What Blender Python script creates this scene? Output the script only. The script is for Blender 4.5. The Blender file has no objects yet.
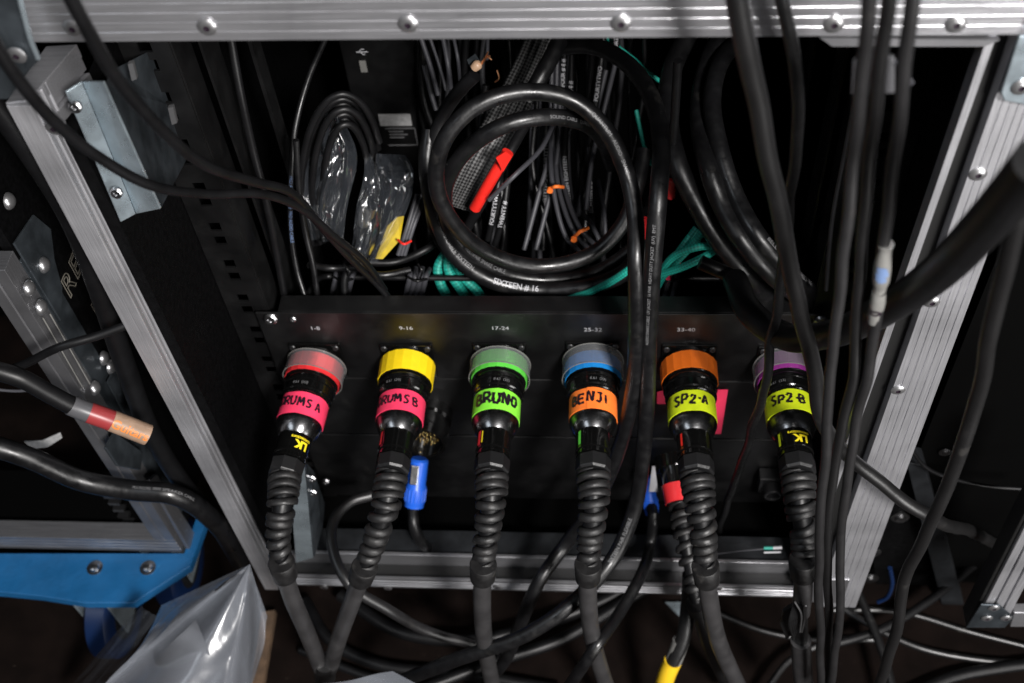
import bpy, bmesh, math, random
import numpy as np
from mathutils import Vector, Matrix, Euler, noise
random.seed(7)
C = bpy.context.scene.collection
sc = bpy.context.scene

# ------------------------------------------------------------ camera, world, lamps, exposure
CAMP = Vector((0.067, -0.514, 1.055)); CAMR = Euler((0.657, 0.066, 0.058))
FPX = 1150.0
cam = bpy.data.cameras.new('camera'); camo = bpy.data.objects.new('camera', cam); C.objects.link(camo)
camo.location = CAMP; camo.rotation_euler = CAMR
cam.sensor_width = 36; cam.lens = FPX/1024*36; cam.clip_start = 0.01; cam.clip_end = 60
cam.dof.use_dof = True; cam.dof.focus_distance = 0.86; cam.dof.aperture_fstop = 6.5
sc.camera = camo
w = bpy.data.worlds.new('World'); sc.world = w; w.use_nodes = True
w.node_tree.nodes['Background'].inputs[0].default_value = (0.75, 0.8, 1, 1)
w.node_tree.nodes['Background'].inputs[1].default_value = 0.005
def lamp(name, loc, target, size, energy, col, sy=None):
    l = bpy.data.lights.new(name, 'AREA'); l.shape = 'RECTANGLE'; l.size = size; l.size_y = sy or size
    l.energy = energy; l.color = col
    o = bpy.data.objects.new(name, l); C.objects.link(o); o.location = loc
    o.rotation_euler = (Vector(target)-Vector(loc)).to_track_quat('-Z', 'Y').to_euler()
    return o
lamp('work_light', (0.72, -1.38, 1.72), (0.05, 0.0, 0.35), 0.30, 84, (1.0, 0.97, 0.95), 0.30)
lamp('left_fill', (-1.3, -1.0, 2.1), (-0.1, 0.0, 0.3), 0.9, 8, (0.85, 0.92, 1.0), 0.6)  # weak cool fill from the upper left
lamp('low_side_fill', (1.25, -1.5, 0.35), (0.2, 0.0, 0.6), 0.9, 22, (1.0, 0.98, 0.96), 0.8)  # fill added low on the right to brighten the aluminium edging
sc.view_settings.view_transform = 'Standard'; sc.view_settings.look = 'None'
sc.view_settings.exposure = 0.0; sc.view_settings.gamma = 1

# ------------------------------------------------------------ geometry helpers
CM = CAMR.to_matrix()
def P(px, py, y=None, z=None, x=None):
    d = CM @ Vector(((px-512)/FPX, -(py-341.5)/FPX, -1))
    if y is not None: t = (y-CAMP.y)/d.y
    elif z is not None: t = (z-CAMP.z)/d.z
    else: t = (x-CAMP.x)/d.x
    return CAMP + d*t
def depth(p): return -(CM.transposed() @ (Vector(p)-CAMP)).z
ORG = {}
def empty(name, loc):
    o = bpy.data.objects.new(name, None); C.objects.link(o); o.location = loc
    o.empty_display_size = 0.02; ORG[o.name] = Vector(loc); return o
def tag(o, label, cat=None, group=None, kind=None):
    if label: o['label'] = label
    if cat: o['category'] = cat
    if group: o['group'] = group
    if kind: o['kind'] = kind
    return o
class MB:
    def __init__(s): s.v = []; s.f = []; s.uv = {}
    def add(s, vs, fs, uvs=None):
        b = len(s.v); s.v += [Vector(v) for v in vs]
        for i, f in enumerate(fs):
            s.f.append(tuple(b+k for k in f))
            if uvs: s.uv[len(s.f)-1] = uvs[i]
    def box(s, a, b):
        (x0, y0, z0), (x1, y1, z1) = a, b
        x0, x1 = min(x0, x1), max(x0, x1); y0, y1 = min(y0, y1), max(y0, y1); z0, z1 = min(z0, z1), max(z0, z1)
        s.add([(x0,y0,z0),(x1,y0,z0),(x1,y1,z0),(x0,y1,z0),(x0,y0,z1),(x1,y0,z1),(x1,y1,z1),(x0,y1,z1)],
              [(0,3,2,1),(4,5,6,7),(0,1,5,4),(1,2,6,5),(2,3,7,6),(3,0,4,7)])
    def prism(s, pts, vec):
        n = len(pts); vec = Vector(vec); pts = [Vector(p) for p in pts]
        nn = (pts[1]-pts[0]).cross(pts[2]-pts[1])
        if nn.dot(vec) > 0: pts = pts[::-1]
        s.add(pts+[p+vec for p in pts], [tuple(range(n)), tuple(range(2*n-1, n-1, -1))] +
              [((i+1) % n, i, n+i, n+(i+1) % n) for i in range(n)])
    def plate(s, pts, th):
        pts = [Vector(p) for p in pts]; n = (pts[1]-pts[0]).cross(pts[2]-pts[0]).normalized()
        if n.dot(CAMP-pts[0]) > 0: n = -n
        s.prism(pts, n*th)
    def lathe(s, A, u, prof, seg=40, a0=0.0, ref=None, cap=True):
        A = Vector(A); u = Vector(u).normalized()
        r = Vector(ref) if ref else (Vector((0, 0, 1)) if abs(u.z) < .95 else Vector((1, 0, 0))); n = (r-u*r.dot(u)).normalized(); b = u.cross(n)
        vs = []; fs = []
        for (t, rad) in prof:
            for k in range(seg):
                a = a0+2*math.pi*k/seg; vs.append(A+u*t+(n*math.cos(a)+b*math.sin(a))*rad)
        for i in range(len(prof)-1):
            for k in range(seg):
                k2 = (k+1) % seg; fs.append((i*seg+k, i*seg+k2, (i+1)*seg+k2, (i+1)*seg+k))
        if cap:
            if prof[0][1] > 1e-6: fs.append(tuple(range(seg-1, -1, -1)))
            if prof[-1][1] > 1e-6: fs.append(tuple((len(prof)-1)*seg+k for k in range(seg)))
        s.add(vs, fs)
    def tube(s, path, rad, seg=14, cap=True, flat=1.0):
        n = len(path); rads = rad if hasattr(rad, '__len__') else [rad]*n
        fr = frames(path); vs = []; fs = []; uvs = []; L = 0; Ls = [0]
        for i in range(1, n): L += (path[i]-path[i-1]).length; Ls.append(L)
        for i in range(n):
            t, nn, b = fr[i]
            for k in range(seg):
                a = 2*math.pi*k/seg; vs.append(path[i]+(nn*math.cos(a)+b*math.sin(a)*flat)*rads[i])
        r0 = max(rads)
        for i in range(n-1):
            for k in range(seg):
                k2 = (k+1) % seg; fs.append((i*seg+k, i*seg+k2, (i+1)*seg+k2, (i+1)*seg+k))
                v0 = Ls[i]/(2*math.pi*r0); v1 = Ls[i+1]/(2*math.pi*r0)
                uvs.append([(k/seg, v0), ((k+1)/seg, v0), ((k+1)/seg, v1), (k/seg, v1)])
        if cap:
            fs.append(tuple(range(seg-1, -1, -1))); fs.append(tuple((n-1)*seg+k for k in range(seg)))
            uvs.append([(0, 0)]*seg); uvs.append([(0, 0)]*seg)
        s.add(vs, fs, uvs)
    def build(s, name, m, parent=None, smooth=None, bevel=0, label=None, raw=False):
        me = bpy.data.meshes.new(name)
        if parent is not None: org = ORG[parent.name]
        else:
            zz = min(v.z for v in s.v); c = sum(s.v, Vector())/len(s.v); org = Vector((c.x, c.y, zz))
        me.from_pydata([tuple(v if raw else v-org) for v in s.v], [], s.f)
        if s.uv:
            ul = me.uv_layers.new(name='uv').data
            for pi, pol in enumerate(me.polygons):
                if pi in s.uv:
                    for li, c in zip(pol.loop_indices, s.uv[pi]): ul[li].uv = c
        me.materials.append(m)
        bm = bmesh.new(); bm.from_mesh(me); bmesh.ops.recalc_face_normals(bm, faces=bm.faces)
        if smooth is not None:
            for f in bm.faces: f.smooth = True
            for e in bm.edges:
                if len(e.link_faces) == 2 and e.calc_face_angle(0) > math.radians(smooth): e.smooth = False
        bm.to_mesh(me); bm.free()
        o = bpy.data.objects.new(name, me); C.objects.link(o)
        if parent is not None: o.parent = parent
        else: o.location = org
        ORG[o.name] = org
        if bevel:
            md = o.modifiers.new('bevel', 'BEVEL'); md.width = bevel; md.segments = 2; md.limit_method = 'ANGLE'; md.angle_limit = math.radians(40)
        if label: o['label'] = label
        return o
def frames(path):
    n = len(path); T = []
    for i in range(n):
        a = path[max(0, i-1)]; b = path[min(n-1, i+1)]; d = b-a
        T.append(d.normalized() if d.length > 1e-9 else Vector((0, 0, 1)))
    ref = Vector((0, 0, 1)) if abs(T[0].z) < .9 else Vector((1, 0, 0))
    nn = (ref-T[0]*ref.dot(T[0])).normalized(); out = []
    for i in range(n):
        nn = (nn-T[i]*nn.dot(T[i])).normalized(); out.append((T[i], nn, T[i].cross(nn)))
    return out
def spline(pts, sub=10):
    pts = [Vector(p) for p in pts]
    if len(pts) == 2: return [pts[0].lerp(pts[1], i/sub) for i in range(sub+1)]
    q = [pts[0]*2-pts[1]]+pts+[pts[-1]*2-pts[-2]]; out = []
    for i in range(1, len(q)-2):
        p0, p1, p2, p3 = q[i-1:i+3]
        t0 = 0; t1 = max((p1-p0).length, 1e-6)**.5; t2 = t1+max((p2-p1).length, 1e-6)**.5; t3 = t2+max((p3-p2).length, 1e-6)**.5
        for k in range(sub):
            t = t1+(t2-t1)*k/sub
            A1 = p0*((t1-t)/(t1-t0))+p1*((t-t0)/(t1-t0)); A2 = p1*((t2-t)/(t2-t1))+p2*((t-t1)/(t2-t1)); A3 = p2*((t3-t)/(t3-t2))+p3*((t-t2)/(t3-t2))
            B1 = A1*((t2-t)/(t2-t0))+A2*((t-t0)/(t2-t0)); B2 = A2*((t3-t)/(t3-t1))+A3*((t-t1)/(t3-t1))
            out.append(B1*((t2-t)/(t2-t1))+B2*((t-t1)/(t2-t1)))
    out.append(pts[-1]); return out
def pix(pts, sub=10):
    """waypoints (px, py, y) lying on vertical planes y inside the place -> smooth world path"""
    return spline([P(a, b, y=c) for a, b, c in pts], sub)
def text_mesh(s, size, bold=0.0, sx=1.0):
    cu = bpy.data.curves.new('t', 'FONT'); cu.body = s; cu.size = size; cu.align_x = 'CENTER'; cu.align_y = 'CENTER'; cu.offset = bold
    cu.resolution_u = 3; cu.space_character = 1.0
    o = bpy.data.objects.new('t', cu); me = bpy.data.meshes.new_from_object(o)
    bm = bmesh.new(); bm.from_mesh(me); bmesh.ops.triangulate(bm, faces=bm.faces)
    for _ in range(3):
        le = [e for e in bm.edges if e.calc_length() > size*.22]
        if not le: break
        bmesh.ops.subdivide_edges(bm, edges=le, cuts=1); bmesh.ops.triangulate(bm, faces=bm.faces)
    bm.to_mesh(me); bm.free()
    vs = [(v.co.x*sx, v.co.y) for v in me.vertices]; fs = [tuple(p.vertices) for p in me.polygons]
    bpy.data.objects.remove(o); bpy.data.curves.remove(cu); bpy.data.meshes.remove(me)
    return vs, fs
def path_text(path, r, s, size, mat_, parent, frac=.5, flip=False, phase=0.0, name='printed_text', bold=0.0, sx=1.0):
    """lettering wrapped on the jacket of a cable that runs along path"""
    if flip: path = path[::-1]; frac = 1-frac
    vs, fs = text_mesh(s, size, bold, sx); L = [0]
    for i in range(1, len(path)): L.append(L[-1]+(path[i]-path[i-1]).length)
    c0 = L[-1]*frac; P0 = path; out = []
    for (x, y) in vs:
        q = min(max(c0+x, 0), L[-1]-1e-6); i = int(np.searchsorted(L, q, side='right'))-1; i = min(max(i, 0), len(L)-2)
        t = (q-L[i])/max(L[i+1]-L[i], 1e-9)
        p = P0[i].lerp(P0[i+1], t)
        ta = (P0[min(i+1, len(P0)-1)]-P0[max(i-1, 0)]).normalized(); tb = (P0[min(i+2, len(P0)-1)]-P0[i]).normalized(); T = ta.lerp(tb, t).normalized()
        n = (CAMP-p); n = (n-T*n.dot(T)).normalized(); up = n.cross(T)
        a = y/r+phase; out.append(p+(n*math.cos(a)+up*math.sin(a))*(r*1.0+0.00018))
    m = MB(); m.add(out, fs); return m.build(name, mat_, parent)

# ------------------------------------------------------------ materials
def nt(name):
    m = bpy.data.materials.new(name); m.use_nodes = True; t = m.node_tree; return m, t, t.nodes['Principled BSDF']
def mat(name, col, rough=.5, metal=0, bump=0, bscale=200, var=0, vscale=30, coat=0, rvar=0, spec=.5, col2=None, stretch=None, uvb=False, dirt=None):
    m, t, b = nt(name); N = t.nodes; Lk = t.links
    b.inputs['Base Color'].default_value = (*col, 1); b.inputs['Roughness'].default_value = rough
    b.inputs['Metallic'].default_value = metal; b.inputs['Coat Weight'].default_value = coat; b.inputs['Specular IOR Level'].default_value = spec
    tc = N.new('ShaderNodeTexCoord'); mp = N.new('ShaderNodeMapping'); Lk.new(tc.outputs['Object'], mp.inputs[0])
    if stretch: mp.inputs['Scale'].default_value = stretch
    def nz(sc_, det=4):
        n = N.new('ShaderNodeTexNoise'); n.inputs['Scale'].default_value = sc_; n.inputs['Detail'].default_value = det; Lk.new(mp.outputs[0], n.inputs['Vector']); return n
    if var or col2:
        n = nz(vscale); r = N.new('ShaderNodeValToRGB'); r.color_ramp.elements[0].position = .35; r.color_ramp.elements[1].position = .65
        c2 = col2 or tuple(min(1, c*(1+var)) for c in col); c1 = col if col2 else tuple(c*(1-var) for c in col)
        r.color_ramp.elements[0].color = (*c1, 1); r.color_ramp.elements[1].color = (*c2, 1)
        Lk.new(n.outputs['Fac'], r.inputs[0]); last = r.outputs[0]
        if dirt:
            n2 = nz(dirt[0], 8); r2 = N.new('ShaderNodeValToRGB'); r2.color_ramp.elements[0].position = dirt[1]; r2.color_ramp.elements[1].position = dirt[1]+.08
            Lk.new(n2.outputs['Fac'], r2.inputs[0]); mx = N.new('ShaderNodeMix'); mx.data_type = 'RGBA'
            Lk.new(r2.outputs[0], mx.inputs[0]); Lk.new(last, mx.inputs[6]); mx.inputs[7].default_value = (*dirt[2], 1); last = mx.outputs[2]
        Lk.new(last, b.inputs['Base Color'])
    if rvar:
        n = nz(vscale*1.7); mr = N.new('ShaderNodeMapRange'); mr.inputs[3].default_value = max(.03, rough-rvar); mr.inputs[4].default_value = rough+rvar
        mr.inputs[1].default_value = .3; mr.inputs[2].default_value = .7
        Lk.new(n.outputs['Fac'], mr.inputs[0]); Lk.new(mr.outputs[0], b.inputs['Roughness'])
    if bump:
        n = nz(bscale, 3); bp = N.new('ShaderNodeBump'); bp.inputs['Strength'].default_value = bump; bp.inputs['Distance'].default_value = .001
        Lk.new(n.outputs['Fac'], bp.inputs['Height']); Lk.new(bp.outputs[0], b.inputs['Normal'])
    return m
def braid(name, c1, c2, scale=(10, 10)):
    m, t, b = nt(name); N = t.nodes; Lk = t.links; b.inputs['Roughness'].default_value = .55
    tc = N.new('ShaderNodeTexCoord'); mp = N.new('ShaderNodeMapping'); mp.inputs['Rotation'].default_value = (0, 0, math.radians(45)); mp.inputs['Scale'].default_value = (scale[0], scale[1], 1)
    ck = N.new('ShaderNodeTexChecker'); ck.inputs['Scale'].default_value = 1; ck.inputs['Color1'].default_value = (*c1, 1); ck.inputs['Color2'].default_value = (*c2, 1)
    Lk.new(tc.outputs['UV'], mp.inputs[0]); Lk.new(mp.outputs[0], ck.inputs[0]); Lk.new(ck.outputs[0], b.inputs['Base Color'])
    bp = N.new('ShaderNodeBump'); bp.inputs['Strength'].default_value = .7; bp.inputs['Distance'].default_value = .0006
    Lk.new(ck.outputs['Fac'], bp.inputs['Height']); Lk.new(bp.outputs[0], b.inputs['Normal']); return m
def film(name, milky, gloss, rough=.12, bump=.6, bs=60, col=(.8, .84, .9)):
    """thin plastic: clear body, weak milky scatter, fresnel sheen"""
    m = bpy.data.materials.new(name); m.use_nodes = True; t = m.node_tree; N = t.nodes; Lk = t.links; N.clear()
    out = N.new('ShaderNodeOutputMaterial'); tr = N.new('ShaderNodeBsdfTransparent'); df = N.new('ShaderNodeBsdfDiffuse'); tl = N.new('ShaderNodeBsdfTranslucent'); gl = N.new('ShaderNodeBsdfGlossy')
    df.inputs[0].default_value = (*col, 1); tl.inputs[0].default_value = (*col, 1); gl.inputs['Roughness'].default_value = rough
    tc = N.new('ShaderNodeTexCoord'); n = N.new('ShaderNodeTexNoise'); n.inputs['Scale'].default_value = bs; n.inputs['Detail'].default_value = 2; n.inputs['Distortion'].default_value = 1.5
    Lk.new(tc.outputs['Object'], n.inputs['Vector']); bp = N.new('ShaderNodeBump'); bp.inputs['Strength'].default_value = bump; bp.inputs['Distance'].default_value = .004
    Lk.new(n.outputs['Fac'], bp.inputs['Height']); Lk.new(bp.outputs[0], gl.inputs['Normal'])
    a = N.new('ShaderNodeMixShader'); a.inputs[0].default_value = .3; Lk.new(df.outputs[0], a.inputs[1]); Lk.new(tl.outputs[0], a.inputs[2])
    b = N.new('ShaderNodeMixShader'); lw = N.new('ShaderNodeLayerWeight'); lw.inputs[0].default_value = .3
    mr = N.new('ShaderNodeMapRange'); mr.inputs[3].default_value = milky; mr.inputs[4].default_value = min(1, milky*2.2); Lk.new(lw.outputs['Facing'], mr.inputs[0]); Lk.new(mr.outputs[0], b.inputs[0])
    Lk.new(tr.outputs[0], b.inputs[1]); Lk.new(a.outputs[0], b.inputs[2])
    c = N.new('ShaderNodeMixShader'); fr = N.new('ShaderNodeFresnel'); fr.inputs[0].default_value = 1.5; Lk.new(bp.outputs[0], fr.inputs['Normal'])
    mm = N.new('ShaderNodeMath'); mm.operation = 'MULTIPLY'; mm.use_clamp = True; mm.inputs[1].default_value = gloss; Lk.new(fr.outputs[0], mm.inputs[0]); Lk.new(mm.outputs[0], c.inputs[0])
    Lk.new(b.outputs[0], c.inputs[1]); Lk.new(gl.outputs[0], c.inputs[2]); Lk.new(c.outputs[0], out.inputs[0]); return m
def brushed(name, along, base=.5, rough=.33, metal=.88, scrape=.75):
    """extruded aluminium: fine die lines along the bar, cloudy tone painting uneven reflections, scuffs and a few dark scrapes"""
    m, t, b = nt(name); N = t.nodes; Lk = t.links; b.inputs['Metallic'].default_value = metal
    tc = N.new('ShaderNodeTexCoord')
    def nz(sc_, vec, det=3, dist=0):
        mp = N.new('ShaderNodeMapping'); mp.inputs['Scale'].default_value = vec; Lk.new(tc.outputs['Object'], mp.inputs[0])
        n = N.new('ShaderNodeTexNoise'); n.inputs['Scale'].default_value = sc_; n.inputs['Detail'].default_value = det; n.inputs['Distortion'].default_value = dist; Lk.new(mp.outputs[0], n.inputs['Vector']); return n.outputs['Fac']
    def rng(x, a, c, lo, hi):
        q = N.new('ShaderNodeMapRange'); q.inputs[1].default_value = a; q.inputs[2].default_value = c; q.inputs[3].default_value = lo; q.inputs[4].default_value = hi; Lk.new(x, q.inputs[0]); return q.outputs[0]
    def mul(x, y):
        q = N.new('ShaderNodeMath'); q.operation = 'MULTIPLY'; Lk.new(x, q.inputs[0]); Lk.new(y, q.inputs[1]); return q.outputs[0]
    across = tuple(.12 if a else 5.0 for a in along); cloud = nz(7, tuple(1.6 if a else .5 for a in along), 4, .6)  # cloud puts patchy reflections into the colour and roughness
    lines = nz(210, across, 3); scr = nz(60, tuple(.5 if a else 3 for a in along), 5, 2.5)
    v = mul(mul(rng(lines, .3, .7, .84, 1.12), rng(cloud, .35, .65, .62, 1.25)), rng(scr, .66, .76, 1.0, scrape))
    cc = N.new('ShaderNodeCombineColor'); vv = mul(v, rng(cloud, 0, 1, base, base)); Lk.new(vv, cc.inputs[0]); Lk.new(vv, cc.inputs[1])
    bl = N.new('ShaderNodeMath'); bl.operation = 'MULTIPLY'; bl.inputs[1].default_value = 1.05; Lk.new(vv, bl.inputs[0]); Lk.new(bl.outputs[0], cc.inputs[2]); Lk.new(cc.outputs[0], b.inputs['Base Color'])
    Lk.new(rng(cloud, .35, .65, rough+.12, rough-.08), b.inputs['Roughness'])
    bp = N.new('ShaderNodeBump'); bp.inputs['Strength'].default_value = .4; bp.inputs['Distance'].default_value = .0008; Lk.new(lines, bp.inputs['Height']); Lk.new(bp.outputs[0], b.inputs['Normal'])
    return m
M = {}
M['alu'] = brushed('brushed_aluminium', (1, 0, 0), .48, .36, .82)
M['alu_low'] = brushed('darker_aluminium_rail', (1, 0, 0), .34, .40, .85)  # same aluminium with a darker base to dim the bottom rail
M['alu_v'] = brushed('brushed_aluminium_upright', (0, 0, 1), .53, .40, .72, .85)
M['alu_dull'] = brushed('worn_aluminium', (1, 0, 1), .33, .42)
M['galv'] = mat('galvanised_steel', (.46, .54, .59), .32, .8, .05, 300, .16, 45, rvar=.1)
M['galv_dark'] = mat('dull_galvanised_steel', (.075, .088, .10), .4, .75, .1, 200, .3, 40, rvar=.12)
M['steel'] = mat('rivet_steel', (.50, .50, .51), .30, .9, .05, 500)
M['bolt'] = mat('zinc_bolt', (.42, .42, .43), .28, 1, .15, 300, .2, 150)
M['panel'] = mat('black_powder_coat', (.0032, .0032, .0034), .42, 0, .12, 1400, .2, 22, rvar=.12, dirt=(30, .68, (.008, .0078, .0075)))
M['lam'] = mat('black_laminate', (.0022, .0022, .0024), .5, 0, .3, 500, .3, 200, spec=.08)
M['dark'] = mat('dark_interior', (.0012, .0012, .0012), .8, 0, 0, spec=.03)
M['blackgap'] = mat('gap_black', (.008, .008, .008), .5)  # plain black for grooves, gaps and dark edges
M['pvc'] = mat('black_pvc_jacket', (.0045, .0045, .005), .38, 0, .3, 110, .2, 60, rvar=.12, dirt=(55, .64, (.014, .0135, .013)))
M['pvcm'] = mat('matt_black_jacket', (.0045, .0045, .005), .42, 0, .15, 150, .25, 60, spec=.3)
M['rub'] = mat('grey_rubber_jacket', (.012, .0117, .0123), .40, 0, .12, 260, .2, 50, dirt=(60, .64, (.020, .019, .019)), spec=.7)
M['rubc'] = mat('charcoal_connector_cable', (.030, .029, .030), .40, 0, .2, 200, .22, 40, dirt=(45, .63, (.042, .040, .040)), spec=.9, rvar=.08)
M['rubd'] = mat('dark_rubber_jacket', (.005, .0049, .0052), .40, 0, .15, 200, .2, 50, dirt=(50, .64, (.022, .021, .020)), spec=.9)
M['rough'] = mat('wrinkled_tape_wrap', (.010, .010, .0105), .38, 0, 1.0, 90, .2, 50)
M['relief'] = mat('strain_relief_rubber', (.0085, .0082, .0085), .50, 0, .25, 300, .25, 80, rvar=.1, dirt=(90, .62, (.022, .021, .020)), spec=.5)
M['anod'] = mat('black_anodised_metal', (.004, .004, .004), .15, .3, .08, 500, coat=.5, rvar=.08, var=.1, vscale=60, dirt=(110, .66, (.022, .021, .02)))
M['anodg'] = mat('worn_anodised_edge', (.20, .20, .205), .24, 1.0, .08, 500)
M['nut'] = mat('black_nylon', (.008, .008, .0085), .4, 0, .2, 300)
M['greyc'] = mat('grey_thin_jacket', (.045, .045, .052), .5, 0, .1, 300)
M['greyd'] = mat('dim_grey_jacket', (.025, .025, .028), .45)
M['white'] = mat('white_print', (.40, .40, .42), .5)
M['pale'] = mat('faded_print', (.17, .17, .175), .5)
M['yel'] = mat('yellow_print', (.85, .68, .02), .45)
M['ink'] = mat('ink_and_hole_black', (.012, .006, .012), .4)
M['gold'] = mat('gold_pins', (.85, .6, .22), .25, 1)
M['copper'] = mat('bare_copper', (.75, .38, .2), .35, 1)
M['skin_t'] = mat('beige_insulation', (.34, .22, .14), .45)
def tape(name, c, rough=.5): return mat(name, c, rough, 0, .35, 170, .07, 60)
M['pink'] = tape('pink_cloth_tape', (.86, .045, .12)); M['lime'] = tape('lime_cloth_tape', (.24, .80, .05))
M['neon'] = tape('neon_yellow_tape', (.58, .70, .012)); M['orange'] = tape('orange_cloth_tape', (.95, .20, .03))
M['red'] = tape('red_tape', (.60, .025, .03), .35); M['yellow'] = tape('yellow_tape', (.88, .62, .01), .35)
M['green'] = tape('green_tape', (.10, .55, .06), .35); M['blue'] = tape('blue_tape', (.01, .19, .52), .35)
M['otape'] = tape('burnt_orange_tape', (.75, .15, .012), .35); M['purple'] = tape('purple_tape', (.24, .03, .21), .35)
M['redbr'] = tape('bright_red_tape', (.72, .022, .015), .35)
M['blueplug'] = mat('blue_plug_plastic', (.015, .11, .62), .38, 0, .1, 300)
M['bluewood'] = mat('blue_painted_board', (.009, .088, .225), .42, 0, .5, 160, .12, 25, rvar=.08, dirt=(45, .70, (.05, .2, .36)))
M['blueedge'] = mat('blue_board_edge', (.02, .16, .36), .5, 0, .4, 200, .15, 60)
M['bluewheel'] = mat('blue_wheel_tyre', (.002, .011, .045), .4)
M['floor'] = mat('dark_stage_carpet', (.0045, .003, .0026), .9, 0, 1, 700, 0, 30, col2=(.0075, .0048, .004), spec=.05, dirt=(220, .70, (.05, .038, .03)))
M['wood'] = mat('raw_wood', (.075, .045, .025), .7, 0, .6, 200, .3, 80)
M['teal'] = braid('teal_braided_sleeve', (.005, .20, .155), (.012, .36, .28), (12, 12))
M['braid'] = braid('black_white_braid', (.004, .004, .004), (.10, .10, .10), (13, 13))
M['bag'] = film('milky_plastic_film', .17, 2.0, .26, .4, 14, (.82, .88, 1))
M['cello'] = film('clear_cellophane', .035, 5, .14, .25, 12, (.6, .68, .8))
M['clear'] = film('clear_plastic_ring', .13, 0.8, .12, .1, 60, (.85, .87, .9))
M['slv'] = mat('clear_heatshrink', (.16, .158, .15), .25, 0, .4, 120, .1, 90)
M['slvg'] = mat('grey_heatshrink', (.07, .07, .075), .35); M['slvr'] = mat('red_heatshrink', (.24, .03, .032), .35)
M['slvb'] = mat('beige_heatshrink', (.27, .18, .125), .35, 0, 0, 1, .1, 150); M['rust'] = mat('orange_lettering', (.55, .18, .04), .4)
M['letters'] = mat('worn_grey_lettering', (.13, .12, .10), .5)
M['slvy'] = mat('yellow_heatshrink', (.75, .48, .02), .35)
M['paper'] = mat('paper_label', (.40, .40, .40), .6, 0, 0, 1, .15, 300)
M['bluep'] = mat('pale_blue_print', (.12, .18, .32), .4)
M['caseface'] = mat('scuffed_grey_plate', (.022, .024, .027), .45, .5, .3, 150, .3, 50)

def cable(name, label, cat, pts, wpx, m, group=None, sub=10, seg=16, y=None, wob=0.0, taper=1.0):
    if y is not None: pts = [(a, b, y) for a, b in pts]
    path = pix(pts, sub) if not isinstance(pts[0], Vector) else spline(pts, sub)
    dm = depth(path[0] if isinstance(wpx, tuple) else path[len(path)//2])
    r = wpx/2*dm/FPX
    if wob:
        path = [p+Vector((noise.noise(p*22+Vector((7, i*0, 0))), noise.noise(p*22), noise.noise(p*22+Vector((0, 5, 0)))))*wob for i, p in enumerate(path)]
    mb = MB(); mb.tube(path, [r*(1+(taper-1)*i/(len(path)-1)) for i in range(len(path))], seg); o = mb.build(name, m, smooth=50); tag(o, label, cat, group)
    return o, path, r
def dup(o, loc, parent, rot=None):
    c = o.copy(); C.objects.link(c); c.parent = parent; c.location = Vector(loc)-ORG[parent.name]
    if rot is not None: c.rotation_euler = rot
    return c
def rivet_mesh():
    m = MB(); m.lathe((0,0,0), (0,-1,0), [(0, .0062), (.0005, .0062), (.0012, .0050), (.0017, .0034), (.0018, .0021), (.0006, .0019), (.0004, 0.0)], 24, cap=False)
    return m
def extrude_profile(mb, A, B, prof, right, out):
    """prof: closed list of (along right, along out)"""
    A = Vector(A); B = Vector(B); right = Vector(right); out = Vector(out)
    mb.prism([A+right*a+out*b for a, b in prof], B-A)
def ribbed(w0, w1, n, dep, back=-.02):
    """extrusion cross-section with n shallow grooves on the outer face"""
    pr = [(w0, back), (w0, 0)]; st = (w1-w0)/n
    for i in range(n):
        a = w0+st*i
        if i: pr += [(a-st*.10, 0), (a-st*.04, -dep), (a+st*.04, -dep), (a+st*.10, 0)]
    return pr+[(w1, 0), (w1, back)]

# ------------------------------------------------------------ the setting
m = MB(); m.add([(-6,-6,-.17),(6,-6,-.17),(6,6,-.17),(-6,6,-.17)], [(0,1,2,3)])
tag(m.build('floor', M['floor']), None, None, None, 'structure')

H = .659; YP = .096; ZTL = P(18, 105, y=0).z
# ------------------------------------------------------------ main flight case
case = empty('flight_case', (0, 0, -.05)); tag(case, 'open black flight case with ribbed aluminium edging holding six plugged connectors', 'flight case')
m = MB(); m.prism([(-.270, .012, -.03), (-.270, .60, -.03), (-.270, .60, ZTL-.034), (-.270, .012, ZTL-.034)], (-.009, 0, 0)); m.build('side_panel', M['lam'], case)
m = MB(); m.prism([(.280, .012, -.03), (.280, .60, -.03), (.280, .60, .80), (.280, .012, .80)], (.009, 0, 0)); m.build('side_panel', M['lam'], case)
m = MB(); m.box((-.2695, .58, -.03), (.2795, .59, .80)); m.build('back_panel', M['dark'], case)
m = MB(); m.box((-.2695, .014, -.047), (.2795, .5795, -.036)); m.build('bottom_panel', M['dark'], case)
m = MB(); m.box((-.2695, .014, .72), (.2795, .5795, .73)); m.build('top_panel', M['dark'], case)  # unseen top board, added to keep light out of the interior
# top rail (ribbed, runs the full width)
tr = MB(); xl = P(24, 20, y=-.012).x; xr = P(1018, 20, y=-.012).x
extrude_profile(tr, P(24, 42, y=-.012), P(1018, 34.5, y=-.012), ribbed(0, .068, 11, .00022, -.03), (0, 0, 1), (0, -1, 0))
toprail = tr.build('top_rail', M['alu'], case)
m = MB(); m.prism([P(820, 38, y=-.004), P(1000, 40, y=-.004), P(985, 46.5, y=-.004), P(832, 46.5, y=-.004)], (0, .004, 0)); m.build('rail_lip', M['alu_dull'], case)
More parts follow.
